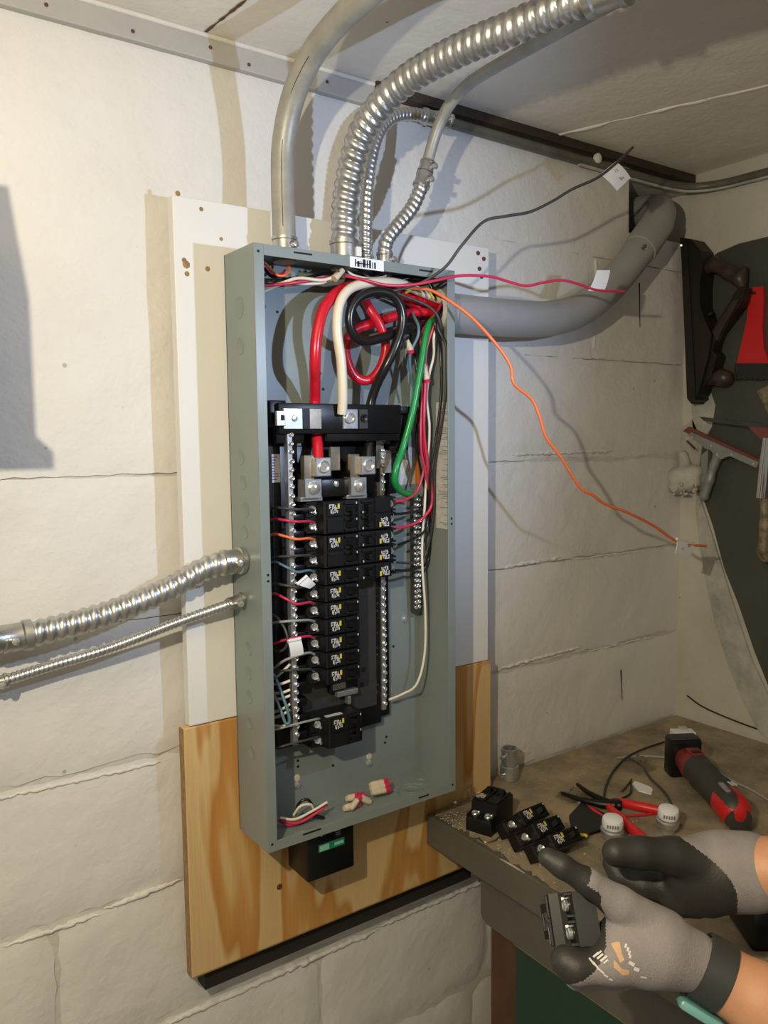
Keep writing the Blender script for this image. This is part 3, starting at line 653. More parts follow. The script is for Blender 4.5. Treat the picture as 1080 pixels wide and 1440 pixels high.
flag(w3, [(952, 758, -.072), (978, 764, -.068), (968, 787, -.071), (950, 778, -.074)], marks=[('SA', .62, .30, .008, 'ink'), ('•', .30, .62, .014, 'ink')])
# branch conductors: left gutter to the breakers
lw = [(716, 'wgreyb', 'charcoal'), (733, 'wpink', 'rose red'), (757, 'worange', 'orange'), (781, 'wgreyb', 'charcoal'), (802, 'wblue', 'blue-grey'), (825, 'wgreyb', 'charcoal'), (847, 'wpink', 'rose red'), (872, 'wgrey', 'grey'), (895, 'wpink', 'rose red'), (918, 'wgrey', 'grey'), (941, 'wgreyb', 'charcoal')]
for i, (y, m, cn) in enumerate(lw):
    dy = (-2, -3, -6, 3, -12, -4, -12, 4, 12, 22, 4)[i]
    tgt = ('upper pole of the top left double breaker', 'lower pole of the top left double breaker', 'upper pole of the second left double breaker', 'lower pole of the second left double breaker')[i] if i < 4 else ordn[i-4]+' left single breaker'
    lab = 'short %s branch wire into the %s' % (cn, tgt)
    wire('branch_wire', lab, [(372, y+dy+6, .075), (385, y+dy, .05), (400, y+dy*.5, .030), (417, y+abs(dy)*.2, .022), (434, y, .030), (442, y+2, .042)], .0021, m, 'branch wires of the left gutter', 8)
for y, x1, m in ((1011, 450, 'wgrey'), (1037, 450, 'wgreyb')):
    wire('branch_wire', 'thin %s branch wire into the %s pole of the bus foot breaker' % (('grey', 'upper') if m == 'wgrey' else ('charcoal', 'lower')), [(374, y+18, .055), (388, y+15, .034), (402, y+11, .0265), (425, y+5, .0235), (x1-4, y, .032), (x1, y, .045)], .0018, m, 'branch wires of the bus foot', 8)
for i, (ya, yb) in enumerate(((953, 934), (962, 957), (975, 970), (983, 978), (1001, 990), (1009, 998), (1021, 1018))):
    wire('neutral_wire', 'short ivory neutral wire into the left neutral bar, %s counting up from the bar foot' % ordn[6-i], [(372, ya+3, .08), (386, ya, .06), (396, (ya+yb)/2+2, .042), (408, yb, .036)], .0022, 'wwhite', 'neutral wires of the left bar', 8)
wire('branch_wire', 'blue-grey wire hanging in a narrow hook left of the bus', [(374, 955, .07), (385, 975, .05), (395, 1000, .032), (402, 1018, .024), (407, 1014, .022), (404, 998, .024), (396, 975, .035), (388, 955, .05), (376, 935, .07)], .0024, 'wblue')
wire('branch_wire', 'charcoal wire curling beside the left neutral bar', [(374, 862, .07), (388, 868, .045), (400, 885, .03), (404, 905, .026), (394, 916, .035), (380, 912, .06)], .0021, 'wgreyb')
# right gutter bundle
for L, m, r, lb in (
    (mouth(-.0225, .0100)+[(601, 480, .036), (598, 540, .04), (596, 600, .04), (599, 640, .045), (606, 690, .05), (604, 715, .045), (590, 732, .05), (572, 740, .05), (552, 743, .045)], 'wpink', .0024, 'rose red wire of the right bundle, ending at a right breaker'),
    (mouth(-.0165, .0095)+[(598, 500, .040), (593, 570, .045), (592, 630, .045), (600, 672, .05), (606, 700, .055), (606, 725, .06)], 'wpink', .0024, 'rose red wire of the right bundle, lying against the box side'),
    (mouth(-.0180, .0035)+[(592, 468, .038), (595, 500, .04), (600, 520, .038), (598, 560, .04), (595, 620, .045), (597, 655, .05), (587, 690, .05), (570, 703, .045), (556, 705, .045)], 'wpink', .0022, 'rose red wire curving from the right bundle to the top right breaker'),
    ([(598, 540, .05), (590, 580, .05), (586, 620, .055), (592, 660, .06), (600, 700, .06), (595, 715, .055), (575, 721, .05), (555, 723, .045)], 'wblack', .0023, 'black wire from the right bundle to the top right breaker'),
    (mouth(-.0240, .0035)+[Vector((.341, .0205, .800)), (620, 485, .026), (621, 520, .026), (620, 560, .028), (614, 610, .034), (606, 660, .042), (603, 720, .055), (598, 745, .055), (580, 758, .05), (560, 766, .045)], 'wblack', .0023, 'black wire crossing the long sticker to a right single breaker'),
    (mouth(-.0240, -.0030)+[Vector((.347, .0215, .792)), (628, 485, .05), (628, 520, .05), (626, 560, .05), (620, 605, .05), (612, 655, .055), (610, 720, .06), (602, 770, .06), (588, 790, .055), (558, 791, .045)], 'wgreyb', .0021, 'charcoal wire hugging the box side to a right single breaker'),
    ([(601, 690, .070), (607, 740, .066), (603, 788, .062), (592, 797, .055), (575, 802, .05), (556, 802, .045)], 'wblack', .0023, 'black wire to the lowest right single breaker'),
    (mouth(-.0180, -.0025)+[(611, 470, .024), (610, 500, .035), (604, 525, .04), (600, 560, .045), (604, 600, .045), (602, 650, .05), (598, 700, .055), (594, 760, .055), (594, 800, .05), (598, 860, .05), (597, 920, .05), (586, 962, .05), (566, 976, .066), (547, 984, .070)], 'wwhite', .0022, 'long ivory wire sweeping down to the foot of the right neutral bar'),
    ([(580, 440, .05), (586, 470, .04), (575, 500, .045), (578, 530, .05), (585, 560, .05)], 'wblue', .0026, 'short blue-grey wire looping left of the green cable'),
    ([(575, 460, .05), (583, 500, .055), (588, 540, .05), (592, 590, .05), (590, 640, .06)], 'wblack', .0026, 'black wire behind the green cable')):
    wire('branch_wire', lb, L, r, m)
for (x0, y0, x1, y1, lb) in ((596, 512, 600, 533, 'ivory wire splice with a rose red collar beside the green cable'), (572, 478, 577, 492, 'red and ivory wire splice behind the green cable')):
    t = thing('wire_connector', lb, 'connector', at(x1, y1, y=.036))
    MB().tube([at(x0, y0, y=.036), at(x1, y1, y=.036)], [.0035, .0062], 12).build('shell', M['tape'], t, 50)
    MB().tube([at(x1, y1, y=.036), at(x1+1, y1+5, y=.036)], [.0066, .0055], 12).build('collar', M['wpink'], t, 50)
# head-space tangle along the box top
for i, (L, m, r, lb) in enumerate((
    ([(371, 404, .07), (395, 400, .05), (420, 393, .04), (450, 396, .035), (466, 392, .03), (476, 384, .035), (484, 374, .05)], 'wwhite', .0026, 'upper ivory wire stretched along the box top'),
    ([(371, 410, .07), (400, 398, .055), (430, 399, .045), (455, 397, .04), (470, 388, .04), (478, 376, .055)], 'wwhite', .0024, 'lower ivory wire stretched along the box top'),
    ([(371, 368, .07), (382, 380, .06), (393, 388, .05), (404, 385, .05), (407, 376, .06), (400, 372, .07)], 'worange', .002, 'orange wire curled in the box corner'),
    ([(372, 376, .078), (384, 387, .070), (396, 385, .062), (401, 380, .070)], 'wpink', .002, 'rose red wire curled in the box corner'),
    ([(372, 378, .075), (385, 390, .065), (420, 392, .06), (470, 384, .06), (520, 392, .05), (560, 388, .05), (600, 392, .05)], 'wblack', .0023, 'black wire threading along the box top'),
    ([(486, 372, .05), (492, 384, .04), (515, 390, .04), (540, 386, .045), (548, 374, .06)], 'wwhite', .002, 'thin ivory wire arched under the conduit entries'),
    ([(548, 374, .05), (545, 392, .04), (540, 408, .04)], 'wpink', .002, 'rose red wire dropping under the conduit entries'),
    ([(500, 376, .055), (530, 396, .04), (560, 412, .035), (597, 428, .026), (612, 440, .018), (619, 458, .018), (622, 478, .024)], 'wgreyb', .0024, 'charcoal wire slanting across the feeder cables'),
    ([(520, 374, .06), (545, 398, .05), (575, 392, .04), (600, 396, .04), (612, 420, .04)], 'wblack', .0026, 'black wire draped over the feeder cables'),
    ([(570, 412, .04), (585, 405, .03), (600, 407, .028), (610, 420, .03)], 'yellow', .002, 'short yellow wire by the orange one'))):
    wire('branch_wire', lb, L, r, m, None, 8)
build_wires()
t = thing('wire_connector', 'small ivory splice cap where the top wires meet', 'connector', at(476, 384, y=.02))
MB().tube([at(470, 392, y=.02), at(482, 380, y=.02)], [.006, .0045], 10).build('shell', M['tape'], t, 50)
MB().tube([at(484, 391, y=.02), at(472, 379, y=.018)], [.003, .003], 8).build('collar', M['rust'], t, 50)
# small paper flags on two branch wires
for q, lb in (([(405, 902, .018), (423, 898, .018), (427, 920, .02), (409, 924, .02)], 'square white paper tag on a left gutter wire'), ([(418, 822, .018), (432, 810, .018), (444, 822, .02), (436, 828, .022)], 'crumpled white paper tag by the sixth left breaker')):
    t = thing('paper_tag', lb, 'tag', at(*q[0][:2], y=q[0][2])); flag(t, q)

# ------------------------------------------------------------------ conduits
def flexrf(pitch, amp):
    def f(L, a):
        ph = (L/pitch+a/(2*PI)) % 1.0
        s_ = abs(math.sin(PI*ph)); return 1-amp+amp*s_**.8
    return f
def flex(P, r, pitch, amp, par, n=20, mt='flex'):
    pts, _ = resample(smooth_path(P, 10), pitch/7)
    return MB().tube(pts, r, n, flexrf(pitch, amp)).build('spiral_armour', M[mt], par, 70), pts
def collar(par, p, ax, r, h, name='connector', mt='galv', screw=True):
    ax = Vector(ax).normalized()
    c = MB().lathe([(r*1.0, 0), (r*1.16, .001), (r*1.16, h*.22), (r*1.02, h*.26), (r*1.02, h*.8), (r*1.1, h*.84), (r*1.1, h), (r*.9, h)], p, ax, 22).build(name, M[mt], par, 40)
    if screw:
        side = Vector((.25, -1, 0)); side = (side-ax*side.dot(ax)).normalized(); b = Vector(p)+ax*h*.5
        MB().lathe([(.004, 0), (.004, .006), (.0048, .006), (.0048, .009), (.002, .010)], b+side*r, side, 10).build('set_screw', M['steel'], c, 40)
    return c
t = thing('conduit', 'wide smooth grey steel conduit bending from panel top to ceiling', 'conduit', (.076, .05, PH))
P = [(.076, .05, PH-.01), (.076, .051, .93), (.076, .052, .985), (.076, .048, 1.035), (.077, .030, 1.08), (.079, .001, 1.115), (.082, -.041, 1.142), (.086, -.095, 1.158), (.09, -.16, 1.166), (.094, -.25, 1.170), (.10, -.5, 1.172), (.11, -1.3, 1.172)]
pts, _ = resample(smooth_path(P), .012); MB().tube(pts, .0172, 20).build('tube', M['emt'], t, 70)
collar(t, (.076, .05, PH), (0, 0, 1), .0176, .026)
MB().tube([pts[i]+Vector((-.0095, -.0148, 0)) if pts[i].z < 1.05 else pts[i]+Vector((-.012, -.006, -.011)) for i in range(4, 26)], .0005, 5).build('ink_line', M['ink'], t)
t = thing('conduit', 'thickest ribbed flexible steel conduit from panel top to ceiling box', 'conduit', (.181, .05, PH))
P = [(.181, .05, PH-.01), (.181, .05, .93), (.182, .049, .965), (.184, .037, 1.012), (.188, .014, 1.062), (.195, -.02, 1.092), (.204, -.072, 1.113), (.213, -.13, 1.121), (.224, -.20, 1.123), (.236, -.26, 1.122), (.250, -.32, 1.124), (.262, -.375, 1.122)]
_, pts = flex(P, .0212, .0155, .2, t, 22)
collar(t, (.181, .05, PH), (0, 0, 1), .0215, .034, screw=False); MB().box((.1895, .0275, PH+.009), (.198, .031, PH+.023)).build('bar_code_label', M['white'], t)
e = pts[-1]; ax = (pts[-1]-pts[-8]).normalized(); collar(t, e-ax*.012, ax, .0215, .05)
MB().tube([e+ax*.03, e+ax*.5], .018, 18).build('tail_tube', M['emt'], t, 60)
t = thing('conduit', 'slim ribbed flexible conduit tucked behind the thickest one', 'conduit', (.225, .055, PH))
P = [(.225, .055, PH-.01), (.225, .055, .94), (.230, .058, 1.0), (.240, .062, 1.05), (.262, .070, 1.10), (.295, .078, 1.133), (.338, .085, 1.150), (.378, .09, 1.155)]
_, pts = flex(P, .011, .0090, .2, t, 16); collar(t, (.225, .055, PH), (0, 0, 1), .0112, .018, screw=False)
e = pts[-1]; ax = (pts[-1]-pts[-8]).normalized(); collar(t, e-ax*.01, ax, .012, .035); collar(t, e+ax*.03, ax, .014, .02, 'bushing')
MB().tube([e+ax*.045, (.43, .110, 1.160), (.455, .127, 1.172)], .0105, 12).build('tail_tube', M['darkwood'], t, 60)
t = thing('conduit', 'thin conduit with ribbed lower length and smooth upper bend', 'conduit', (.258, .05, PH))
P = [(.258, .05, PH-.01), (.258, .05, .91), (.264, .050, .93), (.285, .048, .955), (.308, .045, .982), (.322, .043, 1.008), (.330, .042, 1.03)]
_, pts = flex(P, .0122, .0098, .19, t, 16); collar(t, (.258, .05, PH), (0, 0, 1), .0125, .026, screw=True)
e = pts[-1]; ax = (pts[-1]-pts[-8]).normalized(); collar(t, e-ax*.012, ax, .0125, .024); collar(t, e+ax*.013, ax, .0118, .02, 'coupling')
P = [e+ax*.02, (.341, .036, 1.075), (.345, .022, 1.108), (.348, -.005, 1.138), (.350, -.05, 1.155), (.352, -.12, 1.160), (.356, -.22, 1.163), (.36, -.32, 1.165), (.37, -.7, 1.17), (.38, -1.3, 1.172)]
pts2, _ = resample(smooth_path(P), .012); MB().tube(pts2, .0095, 14).build('tube', M['emt'], t, 70)
q = at(872, 24, x=.357); collar(t, Vector((.3575, q.y, 1.1645)), (0, -1, 0), .0112, .03, 'coupling')
t = thing('conduit', 'ribbed flexible conduit leaving the panel side, thicker of two', 'conduit', (0, .05, .43))
P = [(.002, .055, .432), (-.03, .057, .430), (-.06, .062, .424), (-.105, .070, .402), (-.15, .076, .386), (-.20, .082, .372), (-.25, .086, .363), (-.30, .088, .357), (-.33, .088, .355)]
_, pts = flex(P, .0182, .0140, .2, t, 20)
collar(t, (-.001, .055, .432), (-1, 0, 0), .0172, .034)
e = Vector((-.292, .088, .3575)); collar(t, e, (-1, 0, -.03), .0178, .05)
MB().tube([(-.33, .088, .355), (-.42, .088, .352)], .0165, 16).build('tail_tube', M['galv'], t, 60)
t = thing('conduit', 'thin ribbed armoured cable leaving the panel side, lower of two', 'conduit', (0, .055, .373))
P = [(.002, .058, .374), (-.03, .062, .366), (-.10, .078, .347), (-.19, .092, .322), (-.27, .098, .308), (-.335, .10, .297), (-.42, .10, .285)]
flex(P, .0078, .0062, .2, t, 14); collar(t, (-.001, .058, .374), (-1, 0, -.25), .0092, .026); collar(t, (-.322, .10, .2985), (-1, 0, -.15), .0085, .02)
# grey plastic pipe sweeping along the wall into the hole in the corner
t = thing('plastic_pipe', 'thick grey plastic conduit sweeping from panel side into wall hole', 'pipe', (PW, .06, .82))
P = [(PW-.010, MY, MZ), (.40, MY+.001, MZ), (.45, .053, .8235), (.50, .0565, .8245), (.55, .0615, .827), (.60, .067, .830), (.66, .073, .836), (.735, .079, .853), (.80, .083, .883), (.86, .087, .922), (.92, .090, .972), (.975, .093, 1.024), (1.025, .10, 1.072), (1.065, .125, 1.108), (1.085, .18, 1.125), (1.09, .262, 1.128)]
pts, _ = resample(smooth_path(P), .012); MB().tube(pts, MR, 26, cap=False).build('tube', M['pvc'], t, 70)
MB().ring([(.0336, 0), (.0395, 0), (.0395, .020), (.0365, .022), (.0336, .022)], (PW, MY, MZ), (1, 0, 0)).build('hub', M['pvc'], t, 40)
MB().ring([(.0336, 0), (.0395, 0), (.0398, .005), (.036, .008), (.0336, .009)], (PW-T, MY, MZ), (-1, 0, 0)).build('locknut', M['label'], t, 40)
k0 = min(range(len(pts)), key=lambda i: (pts[i]-Vector((.955, .092, 1.005))).length)
seg = pts[k0:]
MB().tube([seg[0]-(seg[1]-seg[0])*.1]+seg[:9], [.0345]+[.0362]*9, 26).build('sweep_socket', M['pvc'], t, 50)
mb = MB(); ax = (seg[0]-pts[k0-3]).normalized(); vv = (CAM-seg[0]); vv = (vv-ax*vv.dot(ax)).normalized(); uu = ax.cross(vv)
writing(mb, 'INK', .013, pts[k0-2]+vv*.0347, -uu, ax) if False else None
for i in range(4): c = pts[k0-1]+vv*.0337+uu*.004-ax*(.002+.0045*i); mb.obox(c, ax, uu, vv, .002, .006+.003*(i % 2), .0008)
mb.build('stencil_mark', M['ink'], t)
# black slit and drip marks on the wall
for (a, b) in (((899, 398), (900, 460)), ((873, 942), (875, 984))):
    p, q = at(*a, y=YW-.001), at(*b, y=YW-.001); mb = MB(); mb.tube([p, p.lerp(q, .5), q], [.0018, .0010, .0007], 6); mb.build('black_drip', M['ink'], wb)

# box under the panel and things left inside it
t = thing('surge_protector', 'black box with green label hanging under the panel', 'surge protector', (.11, .05, 0))
A0, A1 = at(428, 1195, y=.022), at(493, 1170, y=.022)
x0, x1 = .080, .168; zb2 = -.086
MB().box((x0, .024, zb2), (x1, .090, -.001), .004).build('body', M['black'], t, 40)
lb_ = MB().box((x0+.020, .0228, -.041), (x0+.068, .0240, -.029)).build('green_strip', M['greenl'], t)
MB().box((x0+.0215, .0222, -.0395), (x0+.039, .0229, -.0305)).build('pale_print', M['mint'], lb_); MB().box((x0+.049, .0222, -.0375), (x0+.066, .0229, -.0325)).build('pale_print', M['mint'], lb_)
MB().lathe([(.0022, 0), (.0018, .001)], (x0+.026, .024, -.014), (0, -1, 0), 10).build('status_light', M['label'], t)
mb = MB()
for i in range(4): mb.box((x0+.050+.001*i, .0232, -.010-.0035*i), (x0+.061, .0240, -.012-.0035*i))
mb.build('print_line', M['greyk'], t)
def bunch(label, L, cat='wire offcuts'):
    t = thing('wire_offcut', label, cat, at(L[0][0][0][0], L[0][0][0][1], y=L[0][0][0][2]))
    for pts_, r, m in L:
        P, _ = resample(smooth_path(pth(pts_)), .004); MB().tube(P, r, 8).build('strand', M[m], t, 60)
bunch('tangle of red, white and black wire offcuts in the box corner', [
    ([(392, 1153, .055), (410, 1160, .045), (440, 1145, .04), (460, 1131, .035)], .0026, 'wpink'), ([(394, 1150, .05), (415, 1152, .04), (440, 1140, .034), (460, 1128, .03)], .0022, 'wwhite'),
    ([(396, 1154, .05), (420, 1157, .04), (455, 1137, .032)], .0024, 'wpink'), ([(415, 1146, .06), (420, 1130, .05), (432, 1124, .045), (440, 1135, .045), (436, 1147, .05)], .0022, 'wblack'),
    ([(413, 1146, .05), (422, 1134, .042), (436, 1131, .038), (441, 1138, .04)], .0022, 'wwhite'), ([(425, 1146, .05), (445, 1148, .04), (455, 1150, .04)], .003, 'wblack')])
def stub(label, ends, rot=None):
    t = thing('wire_connector', label, 'connector', at(*ends[0][0][:2], y=ends[0][0][2]))
    for a, b, r in ends:
        A_, B_ = at(a[0], a[1], y=a[2]), at(b[0], b[1], y=b[2]); ax = (B_-A_)
        MB().tube([A_, A_+ax*.15, A_+ax*.72], [r*.7, r, r*.95], 10).build('sleeve', M['tape'], t, 50)
        MB().tube([A_+ax*.72, B_], [r*1.05, r*.95], 10).build('collar', M['wpink'], t, 50)
stub('row of joined ivory wire caps with red rims on the box floor', [((521, 1110, .05), (547, 1103, .05), .0052), ((520, 1104, .055), (545, 1098, .055), .0052), ((523, 1115, .045), (548, 1110, .045), .0052)])
stub('heap of ivory wire caps with red rims on the box floor', [((484, 1137, .04), (505, 1130, .045), .0062), ((487, 1123, .05), (512, 1118, .05), .0058), ((521, 1128, .04), (500, 1118, .045), .006), ((493, 1138, .035), (506, 1120, .04), .0052)])

# unseen electrical box left of the picture: the thinner conduits run to it and its outline is shaped to cast the wall shadow
t = thing('shadow_casting_box', 'unseen grey steel box shaped to cast the wall shadow, the two side conduits run to it', 'unseen box', (-.5, YW, .35))
prof = [(-.70, .917), (-.388, .917), (-.387, .905), (-.374, .81), (-.374, .672), (-.358, .656), (-.358, .638), (-.70, .638)]
MB().prism([(x, -.10, z) for x, z in prof], (0, YW+.003+.10, 0)).build('cover', M['grey'], t)
MB().box((-.68, -.02, .26), (-.405, YW+.004, .637), .003).build('gutter_box', M['grey'], t)

# ------------------------------------------------------------------ workbench
ZT = -.083; BX = .372
t = thing('workbench', 'dark painted workbench with worn top in the room corner', 'workbench', (.8, -.4, ZF))
mb = MB()
mb.box((BX, -1.35, ZT-.058), (.54, PD-.0005, ZT), .003); mb.box((.5385, -1.35, ZT-.058), (XR-.001, YW-.0005, ZT), .003)
mb.build('top_slab', M['benchtop'], t)
rnd = random.Random(21)
P = []
for (px, py) in ((612, 1148), (640, 1166), (662, 1178), (690, 1196), (716, 1215), (745, 1231), (790, 1262), (860, 1310)): P.append(at(px, py, z=ZT))
ragged = []
for a, b in zip(P, P[1:]):
    for k in range(6): q = a.lerp(b, k/6); ragged.append((q.x+rnd.uniform(0, .012), q.y+rnd.uniform(-.006, .006), ZT+.0004))
pl_ = ragged+[(.52, -.9, ZT+.0004), (1.05, -.9, ZT+.0004), (XR-.004, -.55, ZT+.0004), (XR-.004, YW-.004, ZT+.0004), (.545, YW-.004, ZT+.0004), (.54, PD-.003, ZT+.0004), (.40, PD-.003, ZT+.0004)]
mb = MB(); mb.prism(pl_, (0, 0, .0005)); mb.build('worn_surface', M['bare'], t)
mb = MB(); ap = [(.398, -.026, ZT-.0585), (.398, -.026, -.225), (.398, -.031, -.234), (.398, -.040, -.238), (.398, -1.33, -.238), (.398, -1.33, ZT-.0585)]
mb.prism(ap, (.018, 0, 0)); mb.build('apron', M['benchtop'], t)
MB().box((.420, -.115, ZF), (.51, -.028, ZT-.0585), .003).build('leg', M['legwood'], t)
MB().box((.420, -1.30, ZF), (.51, -1.21, ZT-.0585), .003).build('leg', M['legwood'], t)
MB().box((XR-.10, -1.30, ZF), (XR-.01, -1.21, ZT-.0585), .003).build('leg', M['legwood'], t)
MB().box((.404, -1.2, -.246), (.43, -.102, -.2385), .001).build('rail_edge', M['tanedge'], t)
MB().box((.410, -1.2, -.80), (.424, -.102, -.2465)).build('side_board', M['benchgreen'], t)
mb = MB(); mb.prism([(.424, -.03, -.36), (.424, -.03, -.43), (.424, -.28, -.60), (.424, -.28, -.53)], (.04, 0, 0)); mb.build('brace', M['legwood'], t)
mb = MB(); a, b = at(704, 1208, z=ZT), at(738, 1228, z=ZT); mb.tube([a, a.lerp(b, .5)+Vector((.001, 0, 0)), b], [.0008, .0018, .0006], 6); mb.build('chipped_edge', M['dust'], t)
# dust and chips, nobody could count them
mb = MB(); rnd = random.Random(4)
def chip(c, s_):
    a = rnd.uniform(0, 6.3); V = [];
    for k in range(4): r = s_*rnd.uniform(.5, 1); V.append(Vector((c.x+r*math.cos(a+k*1.57), c.y+r*math.sin(a+k*1.57)*rnd.uniform(.4, 1), c.z+rnd.uniform(.0002, .0015))))
    mb.add(V+[Vector((c.x, c.y, c.z+.001+s_*.4))], [(0, 1, 4), (1, 2, 4), (2, 3, 4), (3, 0, 4), (3, 2, 1, 0)])
for i in range(900):
    q = rnd.random()
    if q < .33: c = at(rnd.gauss(640, 18), rnd.gauss(1152, 10), z=ZT)
    elif q < .6: c = at(rnd.gauss(715, 35), rnd.gauss(1195, 14), z=ZT)
    else: c = at(rnd.uniform(690, 1080), rnd.uniform(1040, 1330), z=ZT)
    if BX+.006 < c.x < 1.17 and -.8 < c.y < (.09 if c.x < .545 else .135): chip(Vector((c.x, c.y, ZT+.0009)), rnd.choice((.0008, .0012, .0016, .003)))
tag(mb.build('wood_chips', M['dust']), 'pale dust and wood chips strewn over the bench top', 'wood chips', kind='stuff')
ZB = ZT+.0009
def bz(px, py, h=0): p = at(px, py, z=ZB+h); return p
# loose breakers on the bench
def rotm(ex, ey, ez): return Matrix((ex, ey, ez)).transposed()
def lay_breaker(poles, a_px, b_px, h, label, group=None):
    """side lying on the bench, long axis from inner end a to terminal end b; front face up-left"""
    a, b = bz(*a_px, h), bz(*b_px, h); ex = (a-b).normalized()           # local -x is the terminal end
    ez = Vector((0, 0, 1)); yv = ez.cross(ex).normalized()
    return a, ex, yv
for i, (a_, b_, lb, rl) in enumerate((((768, 1137), (705, 1163), 'loose single-pole breaker leaning on the big double one', .0), ((790, 1155), (724, 1180), 'loose single-pole breaker in the middle of the three on the bench', .0), ((815, 1171), (741, 1198), 'loose single-pole breaker with a yellow wire stub beside the bench edge', .0))):
    a, b = bz(*a_, .041), bz(*b_, .041); ex = (a-b); ex.z = 0; ex.normalize(); up = Vector((0, 0, 1)); side = up.cross(ex).normalized()
    # front face looks up: local y (depth) points down; local z is across
    yl = (up.cross(ex)-up).normalized(); R_ = rotm(ex, yl, ex.cross(yl))
    t = breaker(1, (0, 0, 0), (0, 0, 0), lb, 'loose breakers on the bench'); t.rotation_euler = R_.to_euler(); t.location = Vector((a.x, a.y, ZB+.0412))
# double-pole breaker lying on its back
ex = Vector((.94, .34, 0)).normalized(); up = Vector((0, 0, 1))
t = breaker(2, (0, 0, 0), (0, 0, 0), 'double-pole breaker lying on its back at the bench edge by the panel corner')
t.rotation_euler = rotm(ex, -up, ex.cross(-up)).to_euler(); t.location = Vector((.4785, .010, ZB+.0462))
# steel coupling
p = bz(711, 1092); t = thing('steel_coupling', 'short shiny steel conduit coupling standing by the plywood edge', 'coupling', p)
p.y = min(p.y, YW-.03)
mb = MB(); mb.lathe([(.0175, 0), (.019, .001), (.019, .027), (.0165, .029), (.0165, .057), (.0175, .058), (.0175, .064), (.0145, .064), (.0145, .012)], p, (0, 0, 1), 28); mb.build('sleeve', M['zinc'], t, 40)
for h in (.013, .050): MB().lathe([(.0035, 0), (.0035, .006), (.0045, .006), (.0045, .009), (.002, .0095)], p+Vector((-.0178, -.003, h)), (-1, -.15, 0), 10).build('set_screw', M['steel'], t, 40)
# black plastic cover sheet
q = [bz(x, y, .004) for x, y in ((800, 1150), (818, 1130), (858, 1150), (848, 1168), (805, 1182))]
o = MB().prism(q, (0, 0, .004)).build('plastic_cover', M['black']); tag(o, 'flat black plastic filler plate lying among the loose breakers', 'plate')
# pliers: black jaws, red grips
t = thing('pliers', 'long-nose pliers with black jaws and bright red grips', 'pliers', bz(865, 1125))
H = .010
for L, r in (([(790, 1115), (815, 1124), (845, 1131), (872, 1133)], [.0035, .005, .0075, .009]), ([(812, 1103), (826, 1114), (848, 1126), (870, 1134)], [.0035, .005, .007, .009])):
    MB().tube([bz(x, y, H) for x, y in L], r, 8).build('jaw', M['plier'], t, 50)
MB().lathe([(.011, -.007), (.011, .007), (.007, .009)], bz(866, 1131, H), (0, 0, 1), 16).build('pivot', M['plier'], t, 40)
MB().tube([bz(x, y, H) for x, y in ((868, 1126), (880, 1130), (905, 1135), (938, 1142))], [.006, .0085, .009, .008], 12).build('grip', M['grip'], t, 60)
MB().tube([bz(x, y, H) for x, y in ((856, 1134), (872, 1150), (888, 1165), (908, 1182))], [.006, .0085, .0095, .008], 12).build('grip', M['grip'], t, 60)
MB().tube([bz(x, y, .004) for x, y in ((824, 1133), (836, 1142), (848, 1150))], [.004, .006, .005], 8).build('return_lever', M['grip'], t, 60)
o = MB().tube([bz(870, 1148, .003), bz(905, 1146, .003), bz(945, 1140, .003)], .0022, 8).build('red_wire_offcut', M['wred'], None, 60); tag(o, 'straight piece of red wire lying under the pliers', 'wire')
# zinc cable connectors with printed caps
for px, py, lb in ((860, 1184, 'domed zinc cable connector with white printed cap between the plier grips'), (938, 1170, 'domed zinc cable connector with white printed cap beside the upper plier grip')):
    p = bz(px, py); t = thing('cable_connector', lb, 'connector', p); ax = Vector((-.10, -.12, 1)).normalized()
    MB().lathe([(.010, 0), (.0135, .002), (.0135, .010), (.0175, .013), (.0195, .018), (.0195, .026), (.0165, .028), (.0165, .030)], p, ax, 22).build('body', M['zinc'], t, 40)
    cp = MB().lathe([(.0172, .031), (.0178, .033), (.0178, .042), (.0165, .046), (.0100, .0485), (.003, .049)], p, ax, 22).build('cap', M['white'], t, 40)
    mb = MB(); sd_ = Vector((-.75, -.65, 0)); u = ax.cross(sd_).normalized()
    for k in range(5): mb.obox(p+ax*.0375+sd_.normalized()*(.0179-.0006*abs(k-2))+u*(k-2)*.0042, u, ax, u.cross(ax), .0026, .006, .0012)
    mb.build('printed_bars', M['greyk'], cp)
# scraps and leads on the bench
o = MB().prism([bz(889, 1104), bz(893, 1100), bz(914, 1108), bz(918, 1112), bz(916, 1118), bz(898, 1113)], (0, 0, .003)).build('paper_scrap', M['white']); tag(o, 'torn white tag lying on the bench behind the pliers', 'paper scrap')
def lead(name, lb, L, r, m):
    P, _ = resample(smooth_path([bz(x, y, h) for x, y, h in L]), .006); o = MB().tube(P, r, 8).build(name, M[m], None, 60); tag(o, lb, 'wire')
lead('black_lead', 'thin black lead curving up behind the pliers', [(849, 1122, .003), (852, 1105, .004), (862, 1085, .005), (880, 1066, .009), (905, 1053, .006), (935, 1043, .004)], .0022, 'wblack')
lead('white_cable', 'white cable running past the power tool to the room corner side', [(868, 1066, .003), (900, 1063, .003), (945, 1066, .003), (985, 1070, .003), (1000, 1078, .003), (1030, 1098, .003), (1055, 1110, .003), (1085, 1128, .003)], .0026, 'wgrey')
lead('grey_lead', 'grey lead curling from the clear bag towards the connectors', [(885, 1068, .006), (903, 1078, .004), (915, 1095, .004), (935, 1115, .004), (948, 1140, .004), (955, 1160, .004)], .0024, 'wgreyb')
lead('brown_offcut', 'short brown wire offcut behind the white tag', [(874, 1113, .003), (884, 1102, .003), (888, 1096, .003)], .0018, 'rust')
lead('black_offcut', 'short black wire offcut beside the white tag', [(872, 1124, .003), (886, 1116, .003), (888, 1100, .003)], .002, 'wblack')
